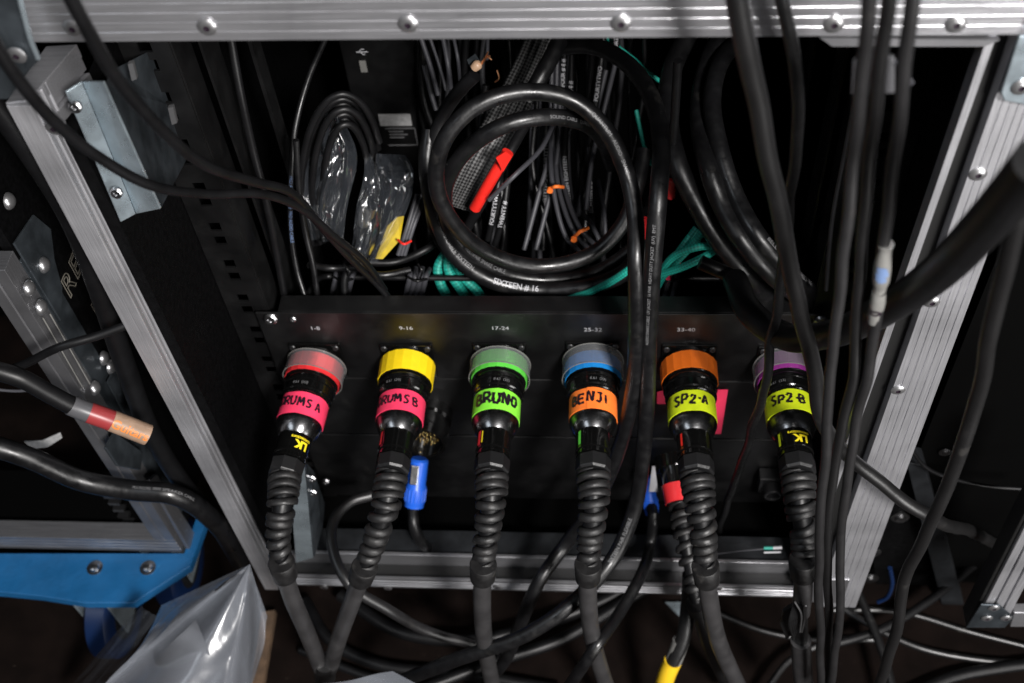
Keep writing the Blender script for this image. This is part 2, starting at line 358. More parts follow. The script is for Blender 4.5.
# left upright
ztl = P(18, 105, y=0).z
def loft(mb, bl, br, tl, tr, prof):
    # prof: (fraction across, metres outwards); straight extrusion whose width may taper slightly
    n = len(prof); out = Vector((0, -1, 0)); lo = [bl.lerp(br, a)+out*b for a, b in prof]; hi = [tl.lerp(tr, a)+out*b for a, b in prof]
    mb.add(lo+hi, [tuple(range(n)), tuple(range(2*n-1, n-1, -1))]+[((i+1) % n, i, n+i, n+(i+1) % n) for i in range(n)])
def lim(x0, y0, x1, y1, yy): return lambda py: P(x0+(x1-x0)*(py-y0)/(y1-y0), py, y=0)
def XZ(p, q, z): t = (z-p.z)/(q.z-p.z); return p.lerp(q, t)
def edge(pa, pb, z0, z1, yy=0.0):
    a = P(*pa, y=yy); b = P(*pb, y=yy); return XZ(a, b, z0), XZ(a, b, z1)
l0b, l0t = edge((72, 228), (256, 572), -.045, ztl); l1b, l1t = edge((97, 228), (280, 592), -.045, ztl)
wl = (l1b-l0b).length; d3 = .022
lp = MB(); loft(lp, l0b, l1b, l0t, l1t, [(0, -d3), (0, 0), (.03, .001), (.97, .001), (1, 0), (1.0, -.003), (.94, -.0045), (.94, -.0060), (1, -.0075), (1, -.0095), (.93, -.011), (.93, -.0125), (1, -.014), (1, -.0165), (.95, -.018), (.95, -.0195), (1, -.0205), (1, -d3)])
lp.build('left_upright', M['alu_v'], case, bevel=.0003)
m = MB()   # mitred member running back from the top of the left upright
top = [P(5, 103, z=ztl+.0006), P(29, 100, z=ztl+.0006), P(77, 44, z=ztl+.0006), P(46, 46, z=ztl+.0006)]
m.prism(top, (0, 0, -.010)); m.prism([p+Vector((0, 0, -.0115))+Vector((-.002 if i in (1, 2) else .002, .002, 0)) for i, p in enumerate(top)], (0, 0, -.010)); m.prism([p+Vector((0, 0, -.0225)) for p in top], (0, 0, -.010))
m.build('side_rail', M['alu'], case, bevel=.0006)
# right upright: lip, black strip darkening the lid groove, wide ribbed face
a0, a1 = edge((921, 228), (856, 415), -.03, H+.004); b0, b1 = edge((929, 228), (863, 415), -.03, H+.004)
m = MB(); loft(m, a0, b0, a1, b1, [(0, -.012), (0, 0), (1, 0), (1, -.012)]); m.build('upright_lip', M['alu_v'], case, bevel=.0004)
c0_, c1_ = edge((948, 228), (868, 456), -.05, H+.004)
m = MB(); loft(m, b0, c0_, b1, c1_, [(.03, -.013), (.03, -.008), (.97, -.008), (.97, -.013)]); m.build('dark_groove', M['blackgap'], case)
d0_, d1_ = edge((996, 228), (911, 456), -.05, H+.004)
rp = [(0, -.016), (0, .002)]
for k in range(1, 6): rp += [(k/6-.012, .002), (k/6-.005, .0012), (k/6+.005, .0012), (k/6+.012, .002)]
m = MB(); loft(m, c0_, d0_, c1_, d1_, rp+[(1, .002), (1, -.016)]); m.build('right_upright', M['alu_v'], case, bevel=.0002)
# bottom rail
m = MB(); extrude_profile(m, (-.2655, .0, -.0345), (.268, .0, -.0345), [(0, -.003), (0, 0), (.003, 0), (.0036, -.0016), (.0052, -.0016), (.0058, 0), (.0082, 0), (.0088, -.0016), (.0104, -.0016), (.011, 0), (.0134, 0), (.014, -.0016), (.0156, -.0016), (.0162, 0), (.0205, 0), (.0205, -.003)], (0, 0, 1), (0, -1, 0)); m.build('bottom_rail', M['alu_low'], case, bevel=.0002)
m = MB(); m.box((-.2655, .0032, -.0340), (.268, .0195, -.021)); m.build('rail_channel', M['blackgap'], case)
m = MB(); m.box((-.2655, .0197, -.0335), (.268, .0235, .0)); m.build('rear_rail_edge', M['alu_low'], case, bevel=.0006)
m = MB(); m.box((-.25, .0237, -.0335), (.2675, .052, -.006)); m.build('bottom_sill', M['caseface'], case)
m = MB(); m.prism([P(796, 578, y=-.001), P(850, 578, y=-.001), P(842, 602, y=-.001), P(802, 600, y=-.001)], (0, -.002, 0)); m.build('corner_plate', M['alu_dull'], case, bevel=.0008)
# corner plates
m = MB(); m.prism([P(-30, -30, y=-.02), P(14, -30, y=-.02), P(22, 10, y=-.02), P(30, 38, y=-.02), P(40, 60, y=-.018), P(28, 72, y=-.018), P(8, 100, y=-.02), P(-30, 100, y=-.02)], (0, .003, 0))
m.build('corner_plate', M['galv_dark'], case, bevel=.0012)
e = MB(); e.tube(pix([(15, -20, -.022), (22, 8, -.022), (30, 38, -.022), (38, 58, -.020)], 6), .0016, 8); e.build('corner_plate_edge', M['galv'], case, smooth=60)
m = MB(); m.prism([P(1019, 36, y=-.0075), P(1060, 36, y=-.0075), P(1040, 108, y=-.0075), P(1004, 101, y=-.0075), P(1001, 93, y=-.0075)], (0, .002, 0)); m.build('corner_plate', M['galv'], case, bevel=.0008)
# rivets
rv = rivet_mesh().build('rivet', M['steel'], case, smooth=40, raw=True)
rv.data.materials.append(M['ink'])  # hole faces painted black for the shade inside each rivet
for pol in rv.data.polygons:
    if max((rv.data.vertices[k].co.x**2+rv.data.vertices[k].co.z**2)**.5 for k in pol.vertices) < .0026: pol.material_index = 1; rv.scale = (.86, 1, .86); rv.location = Vector(P(207, 27, y=-.0125))-ORG[case.name]
for (a, b, y) in [(408, 24, -.0125), (621, 23, -.0125), (834, 24, -.0125), (956, 24, -.0125), (73, 28, -.0125), (978, 174, -.0022), (898, 390, -.0022), (1021, 87, -.0078), (17, 55, -.0205), (54, 128, -.0012), (932, 302, -.0022)]:
    dup(rv, P(a, b, y=y), case)
for (a, b) in [(324, 587), (388, 588), (497, 587), (632, 587), (718, 588)]:
    o = dup(rv, P(a, b, y=-.0002), case); o.scale = (.7, .7, .7)
# galvanised brackets inside the case
br = empty('hinge_bracket', P(120, 220, y=.02)); tag(br, 'pale blue galvanised z-shaped bracket bolted beside the left upright near the top', 'bracket')
m = MB()
a, b_, c, d = P(66, 92, y=.010), P(82, 82, y=.018), P(136, 214, y=.018), P(121, 222, y=.010)
m.plate([a, b_, c, d], .0018); m.build('flange', M['galv'], br, bevel=.0004)
m = MB(); m.plate([P(82, 82, y=.0185), P(103, 82, y=.010), P(160, 209, y=.010), P(136, 214, y=.0185)], .0018); m.build('web', M['galv'], br, bevel=.0004)
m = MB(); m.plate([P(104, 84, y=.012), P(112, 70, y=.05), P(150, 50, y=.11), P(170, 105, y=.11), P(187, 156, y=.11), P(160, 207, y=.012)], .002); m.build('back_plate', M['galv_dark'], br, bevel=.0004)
bt = MB(); bt.lathe((0,0,0), (0,-1,0), [(0, .0042), (.002, .0042), (.003, .0030), (.003, .0016), (.0022, .0012), (.0022, 0)], 12, cap=False)
bo = bt.build('bolt', M['bolt'], br, smooth=40, raw=True); bo.location = P(76, 106, y=.006)-ORG[br.name]; bo.rotation_euler = (-.3, 0, 0)
dup(bo, P(117, 192, y=.006), br, (-.3, 0, 0))
for q, (a, b_) in enumerate([(133, 68), (173, 112), (143, 157)]):
    m = MB(); m.prism([P(a-4, b_-7, y=.05), P(a+1, b_-8, y=.05), P(a+5, b_+8, y=.05), P(a, b_+10, y=.05)], (0, -.003, 0)); m.build('slot_tab', M['steel'] if q < 2 else M['blackgap'], br)
br2 = empty('foot_bracket', P(310, 560, y=.01)); tag(br2, 'galvanised angle bracket low on the left, behind the two pink taped connectors', 'bracket')
m = MB(); m.plate([P(292, 513, y=.0), P(304, 462, y=.0), P(313, 558, y=.0), P(296, 563, y=.0)], .002); m.build('front_flange', M['galv'], br2, bevel=.0004)
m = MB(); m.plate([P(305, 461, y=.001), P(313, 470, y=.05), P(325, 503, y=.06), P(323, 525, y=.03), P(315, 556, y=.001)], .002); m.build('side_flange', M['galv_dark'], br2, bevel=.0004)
dup(bo, P(312, 478, y=.01), br2); dup(bo, P(313, 492, y=.01), br2)
bo3 = dup(bo, P(326, 481, y=.09), case); bo3.name = 'screw'

# rack strips with square holes
def rack_strip(x0, x1, label):
    m = MB(); xm = (x0+x1)/2; h = .0048; z0 = -.03; z1 = .70; y0 = .104; y1 = .106
    m.box((x0, y0, z0), (xm-h, y1, z1)); m.box((xm+h, y0, z0), (x1, y1, z1))
    z = z0; k = 0; pitch = [.0160, .0285]; zc = z0+.012
    while zc < z1-.01:
        m.box((xm-h, y0, z), (xm+h, y1, zc-h)); z = zc+h; zc += pitch[k % 2]; k += 1
    m.box((xm-h, y0, z), (xm+h, y1, z1))
    xa = x0 if x0 > 0 else x1; sg = 1 if x0 < 0 else -1
    m.box((xa+sg*.006, y1+.03, z0), (xa+sg*.008, y1+.06, z1)); m.box((xa+sg*.014, y1+.10, z0), (xa+sg*.017, y1+.12, z1))
    m.box((xa-.001, y1, z0), (xa+.001, y1+.03, z1))
    o = m.build('rack_strip', M['panel'], case); o['label'] = label
    return o
rack_strip(-.2690, -.2335, 'black punched rack strip on the left')
rack_strip(.2335, .2790, 'black punched rack strip on the right')

# ------------------------------------------------------------ rack panels
ztop = P(560, 314, y=YP).z; z1 = P(560, 380, y=YP).z; z2 = P(560, 437.5, y=YP).z; z3 = P(560, 500, y=YP).z
fs_ = bo.copy(); fs_.data = bo.data.copy(); fs_.data.materials[0] = M['nut']
NUM = ['1-8', '9-16', '17-24', '25-32', '33-40', '41-48']
pan = empty('socket_panel', (0, YP, z1)); tag(pan, 'black rack panel with numbered multipin sockets behind the coloured connectors', 'rack panel')
m = MB(); m.box((-.2415, YP, z1+.0006), (.2415, YP+.002, ztop)); m.box((-.222, YP+.002, ztop-.0022), (.222, YP+.020, ztop)); m.build('panel', M['panel'], pan, bevel=.0005)
for (a, b_, s) in [(271, 318, 1.45), (293, 319, .7), (821, 320, 1.45)]:
    o = dup(bo, P(a, b_, y=YP-.0002), pan); o.name = 'screw'; o.scale = (s, s, s)
NPX = [(315, 328), (406, 328), (500, 328), (593, 329.5), (686, 329.5), (790, 331)]
for s, (a, b_) in zip(NUM, NPX):
    vs, fs = text_mesh(s, .0068); p = P(a, b_, y=YP)
    m = MB(); m.add([(p.x+x, YP-.0004, p.z+y_) for x, y_ in vs], fs); m.build('printed_number', M['white'], pan)
def low_panel(za, zb, label):
    m = MB(); m.box((-.2415, YP+.0005, zb+.0012), (.2415, YP+.0025, za-.0012)); o = m.build('blank_panel', M['panel'], bevel=.0009)
    return tag(o, label, 'rack panel', 'blank rack panels')
low_panel(z1, z2, 'black rack panel just below the numbered socket panel')
low_panel(z2, z3, 'lowest black rack panel, above the dark gap over the bottom rail')
# lacing bar behind the panel
lb = empty('lacing_bar', P(500, 278, y=.16)); tag(lb, 'thin black horizontal lacing bar behind the top edge of the socket panel', 'bar')
m = MB(); m.tube(spline([P(306, 300, y=.125), P(316, 281, y=.15), P(326, 276.5, y=.165), P(345, 277, y=.165), P(560, 279, y=.165), P(770, 279, y=.165), P(800, 282, y=.15)], 8), .0028, 10); m.build('bar', M['pvc'], lb, smooth=60)
def tied_bundle(px, n, label, q):
    r = empty('cable_bundle', P(px, 300, y=.16)); tag(r, label, 'cable bundle', 'grey cable bundles on the lacing bar')
    for i in range(n):
        x = px-8+i*16/(n-1); path = pix([(x+(i-1.5)*1.5+2, 268+abs(i-1.5), .18), (x+1, 277, .160), (x-2, 290, .158), (x-5, 312, .15)], 6)
        mb = MB(); mb.tube(path, .0026, 10); mb.build('cable', M['greyc'], r, smooth=60)
    mb = MB(); mb.tube(pix([(px-9, 277, .158), (px, 281, .150), (px+10, 279, .156)], 6), .0012, 8); mb.tube(pix([(px+3, 279, .150), (px+5, 270, .145), (px+1, 264, .15)], 5), .0009, 6); mb.build('cable_tie', M['pvc'], r, smooth=60)
tied_bundle(343, 4, 'leftmost grey cable bundle tied to the lacing bar', 0)
tied_bundle(417, 4, 'grey cable bundle tied to the lacing bar, left of the teal loops', 1)
tied_bundle(668, 3, 'rightmost grey cable bundle under the teal strands and pink tape', 2)

# ------------------------------------------------------------ multipin connectors
STR = {'D': [[(0,0),(0,1),(.35,.95),(.6,.6),(.5,.2),(0,0)]], 'R': [[(0,0),(.02,1),(.4,.98),(.5,.75),(.35,.52),(.05,.48),(.3,.35),(.6,0)]],
 'U': [[(0,1),(0,.3),(.12,.02),(.35,.02),(.5,.3),(.52,1)]], 'M': [[(0,0),(.08,1),(.3,.35),(.55,1),(.65,0)]],
 'S': [[(.5,.95),(.2,1),(.03,.78),(.2,.55),(.42,.4),(.4,.1),(.18,0),(0,.1)]], 'A': [[(0,0),(.28,1),(.55,0)],[(.08,.35),(.5,.38)]],
 'B': [[(0,0),(0,1),(.35,.95),(.42,.72),(.05,.52),(.42,.42),(.5,.15),(.3,0),(0,0)]], 'N': [[(0,0),(.03,1),(.48,.02),(.5,1)]],
 'O': [[(.28,1),(.05,.75),(.03,.3),(.25,0),(.48,.2),(.52,.7),(.28,1)]], 'E': [[(.5,1),(0,1),(0,0),(.5,0)],[(0,.52),(.42,.52)]],
 'J': [[(.15,1),(.6,1)],[(.42,1),(.42,.2),(.25,0),(.05,.15)]], 'I': [[(.15,1),(.15,0)]], 'P': [[(0,0),(.03,1),(.4,1),(.5,.75),(.35,.5),(.03,.45)]],
 '2': [[(.02,.8),(.2,1),(.45,.9),(.4,.6),(.02,.02),(.55,.05)]], '-': [[(.05,.5),(.35,.5)]], ' ': []}
def handwriting(txt, A, u, r, tc, height, parent, shift=0.0, wd=.0011, seed=0, slope=0.0):
    rnd = random.Random(seed); u = Vector(u).normalized(); cd = (CAMP-(A+u*tc)); n = (cd-u*cd.dot(u)).normalized(); b = u.cross(n)
    if b.x < 0: b = -b
    adv = []; x = 0
    for ch in txt:
        wch = {'I': .38, '-': .45, ' ': .3, 'M': .95}.get(ch, .80); adv.append(x); x += wch
    tot = x*height; m = MB()
    def on(s, t):   # s: around to the right, t: up towards the panel
        ang = s/r; return (A+u*(tc-t))+(n*math.cos(ang)+b*math.sin(ang))*(r+.00028)
    for ch, ax in zip(txt, adv):
        dy = rnd.uniform(-.05, .08); sc_ = rnd.uniform(.9, 1.1); sk = rnd.uniform(-.06, .12)
        for stx in STR[ch]:
            pts = [Vector((((ax+(p[0]+sk*p[1])*1.0)*height-tot/2+shift), (p[1]*sc_-.5+dy)*height+slope*(ax*height-tot/2), 0)) for p in stx]
            sp = spline(pts, 5) if len(pts) > 2 else spline(pts, 6)
            vs = []; n_ = len(sp)
            for i in range(n_):
                t = (sp[min(i+1, n_-1)]-sp[max(i-1, 0)]); t = t.normalized() if t.length > 1e-9 else Vector((1, 0, 0)); q = Vector((-t.y, t.x, 0))*wd*.78*(1+.25*math.sin(i*1.3+ax*9))
                vs += [on((sp[i]+q).x, (sp[i]+q).y), on((sp[i]-q).x, (sp[i]-q).y)]
            m.add(vs, [(2*i, 2*i+1, 2*i+3, 2*i+2) for i in range(n_-1)])
    return m.build('handwriting', M['ink'], parent)
def body_text(s, A, u, r, tc, size, parent, ang0=0.0, flip=False, name='logo_print', bold=0.0, m_='yel'):
    u = Vector(u).normalized(); cd = (CAMP-(A+u*tc)); n = (cd-u*cd.dot(u)).normalized(); b = u.cross(n)
    if b.x < 0: b = -b
    sg = -1 if flip else 1; vs, fs = text_mesh(s, size, bold); m = MB()
    m.add([(A+u*(tc-y*sg))+(n*math.cos(x*sg/r+ang0)+b*math.sin(x*sg/r+ang0))*(r+.0003) for x, y in vs], fs)
    return m.build(name, M[m_], parent)
def band(m, A, u, t0, t1, r0, r1=None, seg=40, th=.0006):
    r1 = r0 if r1 is None else r1
    m.lathe(A, u, [(t0, r0-th), (t0, r0), (t1, r1), (t1, r1-th)], seg, cap=False)
def strain_relief(pts, r0, r1, turns, parent, m_='relief', tr=.0028, name='strain_relief', axw=.0035):
    path = spline(pts, 16); n = len(path)
    core = MB(); core.tube(path, [(r0+(r1-r0)*i/(n-1))-tr*1.75 for i in range(n)], 18); o = core.build(name, M['pvcm'], parent, smooth=60)  # core coloured darker than the ridges to deepen the gaps between them
    fr = frames(path); hp = []; K = int(turns*26)
    sd = pts[0].x*37
    n = int(n*.93)
    for k in range(K+1):
        t = (k+14*noise.noise(Vector((k/37, sd, 0)))*min(1, k/30, (K-k)/30))/K*(n-1); i = max(0, min(int(t), n-2)); f = t-i
        p = path[i].lerp(path[i+1], f); nn = fr[i][1].lerp(fr[i+1][1], f); bb = fr[i][2].lerp(fr[i+1][2], f)
        R_ = r0+(r1-r0)*t/(n-1)-tr*.9+.0007*noise.noise(Vector((k/17, sd, 4))); a = k/26*2*math.pi
        hp.append(p+(nn*math.cos(a)+bb*math.sin(a))*R_)
    h = MB(); sg = 12; vs = []; fs = []; fh = frames(hp)
    n = int(n*.93)
    for k in range(K+1):
        t = (k+14*noise.noise(Vector((k/37, sd, 0)))*min(1, k/30, (K-k)/30))/K*(n-1); i = max(0, min(int(t), n-2)); c = path[i].lerp(path[i+1], t-i); rad = (hp[k]-c).normalized(); ax = fr[i][0]; f = 1-.22*k/K; en = min(1, k/10+.15, (K-k)/10+.15)
        for q in range(sg):
            a = 2*math.pi*q/sg; ca = math.cos(a); sa = math.sin(a); ca = math.copysign(abs(ca)**.75, ca); sa = math.copysign(abs(sa)**.75, sa)
            vs.append(hp[k]+rad*(tr*1.0*ca*f*en)+ax*(axw*(1+.25*noise.noise(Vector((k/23, sd, 9))))*sa*f*en))
    for k in range(K):
        for q in range(sg): q2 = (q+1) % sg; fs.append((k*sg+q, k*sg+q2, (k+1)*sg+q2, (k+1)*sg+q))
    h.add(vs, fs); h.build('coil_ridge', M[m_], o, smooth=70)
    return o
def connector(label, flange, nut, relief_px, cab_px, ring, tapem, text, clear=False, logo=False, mark=None, tshift=0.0, hh=.0095, wd=.0011, seed=1, rscale=1.0, slope=0, extra=None, cabw=.0078, ringspan=(.0095, .0295), clearspan=(.0080, .0265)):
    A = P(flange[0], flange[1]-9, y=YP); N_ = P(nut[0], nut[1]-2, y=nut[2]); u = (N_-A).normalized(); Ln = (N_-A).length
    t = empty('multipin_connector', A); tag(t, label, 'connector', 'multipin connectors plugged into the socket panel')
    # socket flange on the panel belongs to the panel
    fl = MB(); s_ = .0235; fl.box((A.x-s_, YP-.0030, A.z-s_), (A.x+s_, YP-.0002, A.z+s_)); fl.lathe(A, (0, -1, 0), [(.003, .0215), (.007, .0215), (.007, .019), (.003, .019)], 36)
    so = fl.build('socket', M['anod'], pan, bevel=.0008)
    for sx in (-1, 1):
        for sz in (-1, 1):
            q = dup(fs_, (A.x+sx*.0195, YP-.0030, A.z+sz*.0195), so); q.name = 'flange_screw'; q.scale = (.7,)*3
    k = Ln/.122   # stretch of the axial layout
    L = lambda v: v*k
    b = MB(); b.lathe(A, u, [(L(.003), .019), (L(.003), .0235), (L(.030), .0235), (L(.031), .0215), (L(.034), .0215), (L(.035), .0232), (L(.038), .0232), (L(.0385), .0222), (L(.047), .0222), (L(.048), .0212), (L(.0500), .0212), (L(.051), .0196), (L(.0755), .0196), (L(.076), .0190)], 48)
    b.build('locking_ring', M['anod'], t, smooth=30)
    g = MB(); g.lathe(A, u, [(L(.0762), .0150), (L(.0762), .0202), (L(.079), .0202), (L(.088), .0168), (L(.091), .0150)], 48); g.build('flared_collar', M['anodg'], t, smooth=30)
    s = MB(); s.lathe(A, u, [(L(.0912), .0145), (L(.1072), .0142), (L(.1075), .0148), (L(.110), .0148), (L(.1105), .0136), (L(.1125), .0136), (L(.113), .0143), (L(.1155), .0143)], 44); shell = s.build('shell', M['anod'], t, smooth=30)
    nb = MB(); nb.lathe(A, u, [(L(.1158), .0135), (L(.1168), .0150), (L(.1290), .0148), (L(.131), .0130)], 8); nb.build('gland_nut', M['nut'], t, bevel=.0004)
    # coloured ring
    if ring:
        r_ = MB(); band(r_, A, u, L(ringspan[0]), L(ringspan[1]), .0250, .0247, 20); r_.build('coloured_ring', M[ring], t, smooth=10)
    if clear:
        c_ = MB(); band(c_, A, u, L(clearspan[0]), L(clearspan[1]), .0264, .0270, 40, .0008); cl = c_.build('clear_band', M['clear'], t, smooth=30)
        c_ = MB()
        u2 = u
        for tt in (clearspan[0], clearspan[1]):
            nn = Vector((0, 0, 1)); nn = (nn-u*nn.dot(u)).normalized(); bb = u.cross(nn)
            pp = [A+u*L(tt)+(nn*math.cos(q*math.pi/24)+bb*math.sin(q*math.pi/24))*.0268 for q in range(49)]
            c_.tube(pp, .00042, 6, cap=False)
        c_.build('rolled_edge', M['slv'], cl, smooth=60)
    tp = MB(); nn = Vector((0, 0, 1)); nn = (nn-u*nn.dot(u)).normalized(); bb = u.cross(nn); vs = []; fs = []; G = 150; rr = random.Random(seed)
    ph = rr.uniform(2.4, 3.4)*rr.choice((-1, 1)) if seed % 2 else rr.uniform(-.9, .9)
    for g in range(G+1):      # one turn and a bit of cloth tape, spiralling up where it overlaps itself
        a = ph+g/G*(2*math.pi+.75); cu_ = noise.noise(Vector((a*1.5, seed, 0)))*.0009; lift = .00022*g/G+(.0002 if g > G-3 else 0); j = rr.uniform(-.00018, .00018) if g % 3 == 0 else 0
        torn = rr.uniform(-.0012, .0012) if g in (0, G) else 0
        for tt, ro in ((L(.0520)+cu_+j, 0), (L(.0520)+cu_+j, .0203), (L(.0635)+torn*0, .0205), (L(.0750)+cu_*.7-j+lift, .0205), (L(.0750)+cu_*.7-j+lift, 0)):
            q = (ro if ro else .0197)+lift; aa = a+torn/.02; vs.append(A+u*tt+(nn*math.cos(aa)+bb*math.sin(aa))*q)
    for g in range(G):
        for q in range(4): fs.append((g*5+q, g*5+q+1, (g+1)*5+q+1, (g+1)*5+q))
    tp.add(vs, fs)
    tl = tp.build('tape_label', M[tapem], t, smooth=30)
    handwriting(text, A, u, .02095, L(.0632), hh, tl, tshift, wd, seed, slope)
    if logo:
        body_text('LK', A, u, .0146, L(.1025), .0098, shell, .45, True, bold=.0005); body_text('connectors', A, u, .0147, L(.0965), .0040, shell, .35, True, bold=.0001)
    if mark:
        for (col, a0, w_) in mark: body_text('|', A, u, .0146, L(.099), .012, shell, a0, False, 'colour_mark', w_, col)
    if seed != 5: body_text('8.61  (33)', A, u, .0223, L(.0430), .0036, t, (-.45, -.5, .1, .2, 0, -.3)[seed-1], False, 'engraved_text', 0, 'pale')
    # strain relief
    B = A+u*L(.129); pts = [B]+[P(a, c, y=d) for a, c, d in relief_px]
    strain_relief(pts, .0146*rscale, .0104, 10, t)
    E_ = pts[-1]; ud = (pts[-1]-pts[-2]).normalized()
    cpts = [E_]+[P(a, c, y=d) for a, c, d in cab_px]
    cp = spline(cpts, 12)
    cl = MB(); uu = (cp[3]-cp[0]).normalized(); cl.lathe(E_-uu*.009, uu, [(0, .0080), (0, .0108), (.0008, .0114), (.021, .0106), (.0216, .0102), (.0216, .0072)], 30); cl.build('relief_collar', M['relief'], t, smooth=40)
    cm = MB(); cm.tube(cp, cabw, 20); cb = cm.build('cable', M['rubc'], t, smooth=50)
    return t, A, u, cp, cb
YN = -.016
c1 = connector('connector with red ring and pink tape handwritten DRUMS A', (319, 367), (287, 470, YN), [(283, 500, -.045), (278, 535, -.068), (283, 568, -.085)], [(291, 595, -.09), (306, 630, -.092), (321, 668, -.095)],
    'red', 'pink', 'DRUMS A', True, True, None, -.0050, .0080, .0011, 1, slope=-.06)
c2 = connector('connector with yellow ring and pink tape handwritten DRUMS B', (409, 368), (393, 467, YN), [(387, 500, -.045), (375, 540, -.068), (363, 572, -.085)], [(352, 602, -.09), (340, 635, -.092), (330, 668, -.095)],
    'yellow', 'pink', 'DRUMS B', False, False, [('red', -1.1, .001)], -.0050, .0080, .0011, 2, ringspan=(.0085, .0310))
c3 = connector('connector with green ring and lime tape handwritten BRUNO', (501, 367), (492, 467, YN), [(491, 500, -.045), (486, 540, -.068), (483, 570, -.085)], [(482, 600, -.09), (485, 645, -.092), (500, 720, -.095)],
    'green', 'lime', 'BRUNO', True, False, [('red', -1.0, .0013), ('yel', -.75, .0002)], .0005, .0100, .0017, 3)
c4 = connector('connector with blue ring and orange tape handwritten BENJI', (593, 366), (593, 467, YN), [(594, 500, -.045), (590, 540, -.068), (588, 570, -.085)], [(588, 600, -.09), (594, 645, -.092), (618, 720, -.095)],
    'blue', 'orange', 'BENJI', True, False, [('green', -.85, .001)], -.003, .0092, .0013, 4, ringspan=(.0125, .0315), clearspan=(.0060, .0280))
c5 = connector('connector with burnt orange ring and neon yellow tape handwritten SP2-A', (688, 369), (696, 469, YN), [(700, 502, -.045), (704, 540, -.068), (706, 572, -.085)], [(709, 597, -.09), (718, 640, -.092), (745, 700, -.095)],
    'otape', 'neon', 'SP2-A', False, False, [('redbr', -.75, .0006)], .001, .0084, .0013, 5, slope=.04)
c6 = connector('connector with purple ring and neon yellow tape handwritten SP2-B', (783, 371), (797, 468, YN), [(800, 502, -.045), (804, 540, -.068), (803, 566, -.085)], [(803, 590, -.09), (801, 612, -.092)],
    'purple', 'neon', 'SP2-B', True, True, [('neon', -.85, .0008)], .001, .0084, .0013, 6, slope=-.04)
# y-joint of the two pink connectors
m = MB(); m.lathe(P(325, 662, y=-.095), (P(325, 700, y=-.095)-P(325, 662, y=-.095)), [(0, .006), (0, .0105), (.045, .0105), (.045, .006)], 24)
yj = m.build('junction_sleeve', M['rubd'], smooth=40); tag(yj, 'black sleeve joining the two grey drum cables at the bottom edge', 'cable joint')
# broken wrap on the purple-ring cable
t6 = c6[0]
m = MB(); 
for i in range(7): m.tube(pix([(796+i, 600+i, -.094-.001*i), (790+2*i, 620, -.10), (795+i*2, 642-i*2, -.094)], 6), .0013, 6)
m.tube(spline([P(803, 590, y=-.09), P(801, 612, y=-.092), P(801, 650, y=-.094)], 6), .0060, 14)
m.build('frayed_wrap', M['rough'], t6, smooth=60)
m = MB(); m.tube(pix([(801, 640, -.094), (802, 665, -.095), (806, 700, -.098)], 6), .0090, 18); m.build('lower_cable', M['rubc'], t6, smooth=50)
m = MB(); m.tube(pix([(795, 602, -.103), (801, 613, -.105), (800, 632, -.103)], 6), .0008, 6); m.tube(pix([(806, 606, -.103), (805, 620, -.105), (802, 632, -.103)], 6), .0008, 6); m.build('bare_strand', M['steel'], t6, smooth=60)
m = MB(); m.prism([P(783, 612, y=-.088), P(797, 604, y=-.088), P(797, 632, y=-.088), P(786, 640, y=-.088), P(780, 625, y=-.088)], (0, .004, 0)); m.build('tape_tail', M['rough'], t6, bevel=.001)

# seventh connector half hidden behind SP2-A
t7 = empty('multipin_connector', P(672, 470, y=.05)); tag(t7, 'smaller connector with red tape band half hidden behind the SP2-A connector', 'connector', 'multipin connectors plugged into the socket panel')
A7 = P(673, 456, y=.080); B7 = P(682, 508, y=.032); u7 = (B7-A7).normalized()
m = MB(); m.lathe(A7, u7, [(0, .016), (0, .0185), (.012, .0185), (.012, .015), (.020, .0142), (.045, .0142)], 32); m.build('shell', M['anod'], t7, smooth=40)
m = MB(); band(m, A7, u7, .028, .046, .0156, .0152, 30); m.build('tape_band', M['red'], t7, smooth=30)
strain_relief([A7+u7*.047, P(685, 532, y=.01), P(691, 570, y=-.02), P(697, 606, y=-.045)], .0128, .0105, 8, t7)
m = MB(); m.lathe(P(697, 603, y=-.045), (P(701, 620, y=-.05)-P(697, 603, y=-.045)), [(0, .008), (0, .0108), (.013, .010), (.013, .008)], 24); m.build('relief_collar', M['relief'], t7, smooth=40)
m = MB(); m.tube(pix([(699, 612, -.048), (707, 640, -.055), (730, 690, -.06)], 8), .0070, 16); m.build('cable', M['rub'], t7, smooth=50)
# open socket with gold pins
op = empty('open_socket', P(430, 432, y=.06)); tag(op, 'unplugged black round socket with gold pins behind the DRUMS B connector', 'connector')
A8 = P(432, 412, y=YP); u8 = (P(425, 445, y=.055)-A8).normalized()
m = MB(); m.lathe(A8, u8, [(0, .0205), (.012, .0205), (.012, .0185), (.020, .0185), (.021, .0205), (.034, .0200), (.040, .0190), (.040, .0165), (.030, .0165), (.030, 0)], 36, cap=False); m.build('housing', M['anod'], op, smooth=30)
m = MB(); n8 = Vector((0, 0, 1)); n8 = (n8-u8*n8.dot(u8)).normalized(); b8 = u8.cross(n8)
for i in range(-4, 5):
    for j in range(-4, 5):
        if (i*i+j*j) < 15 and (i+j) % 2 == 0: m.lathe(A8+u8*.0305+n8*i*.0034+b8*j*.0034, u8, [(0, .0007), (.002, .0007), (.0025, .0003)], 8)
m.build('gold_pins', M['gold'], op, smooth=40)
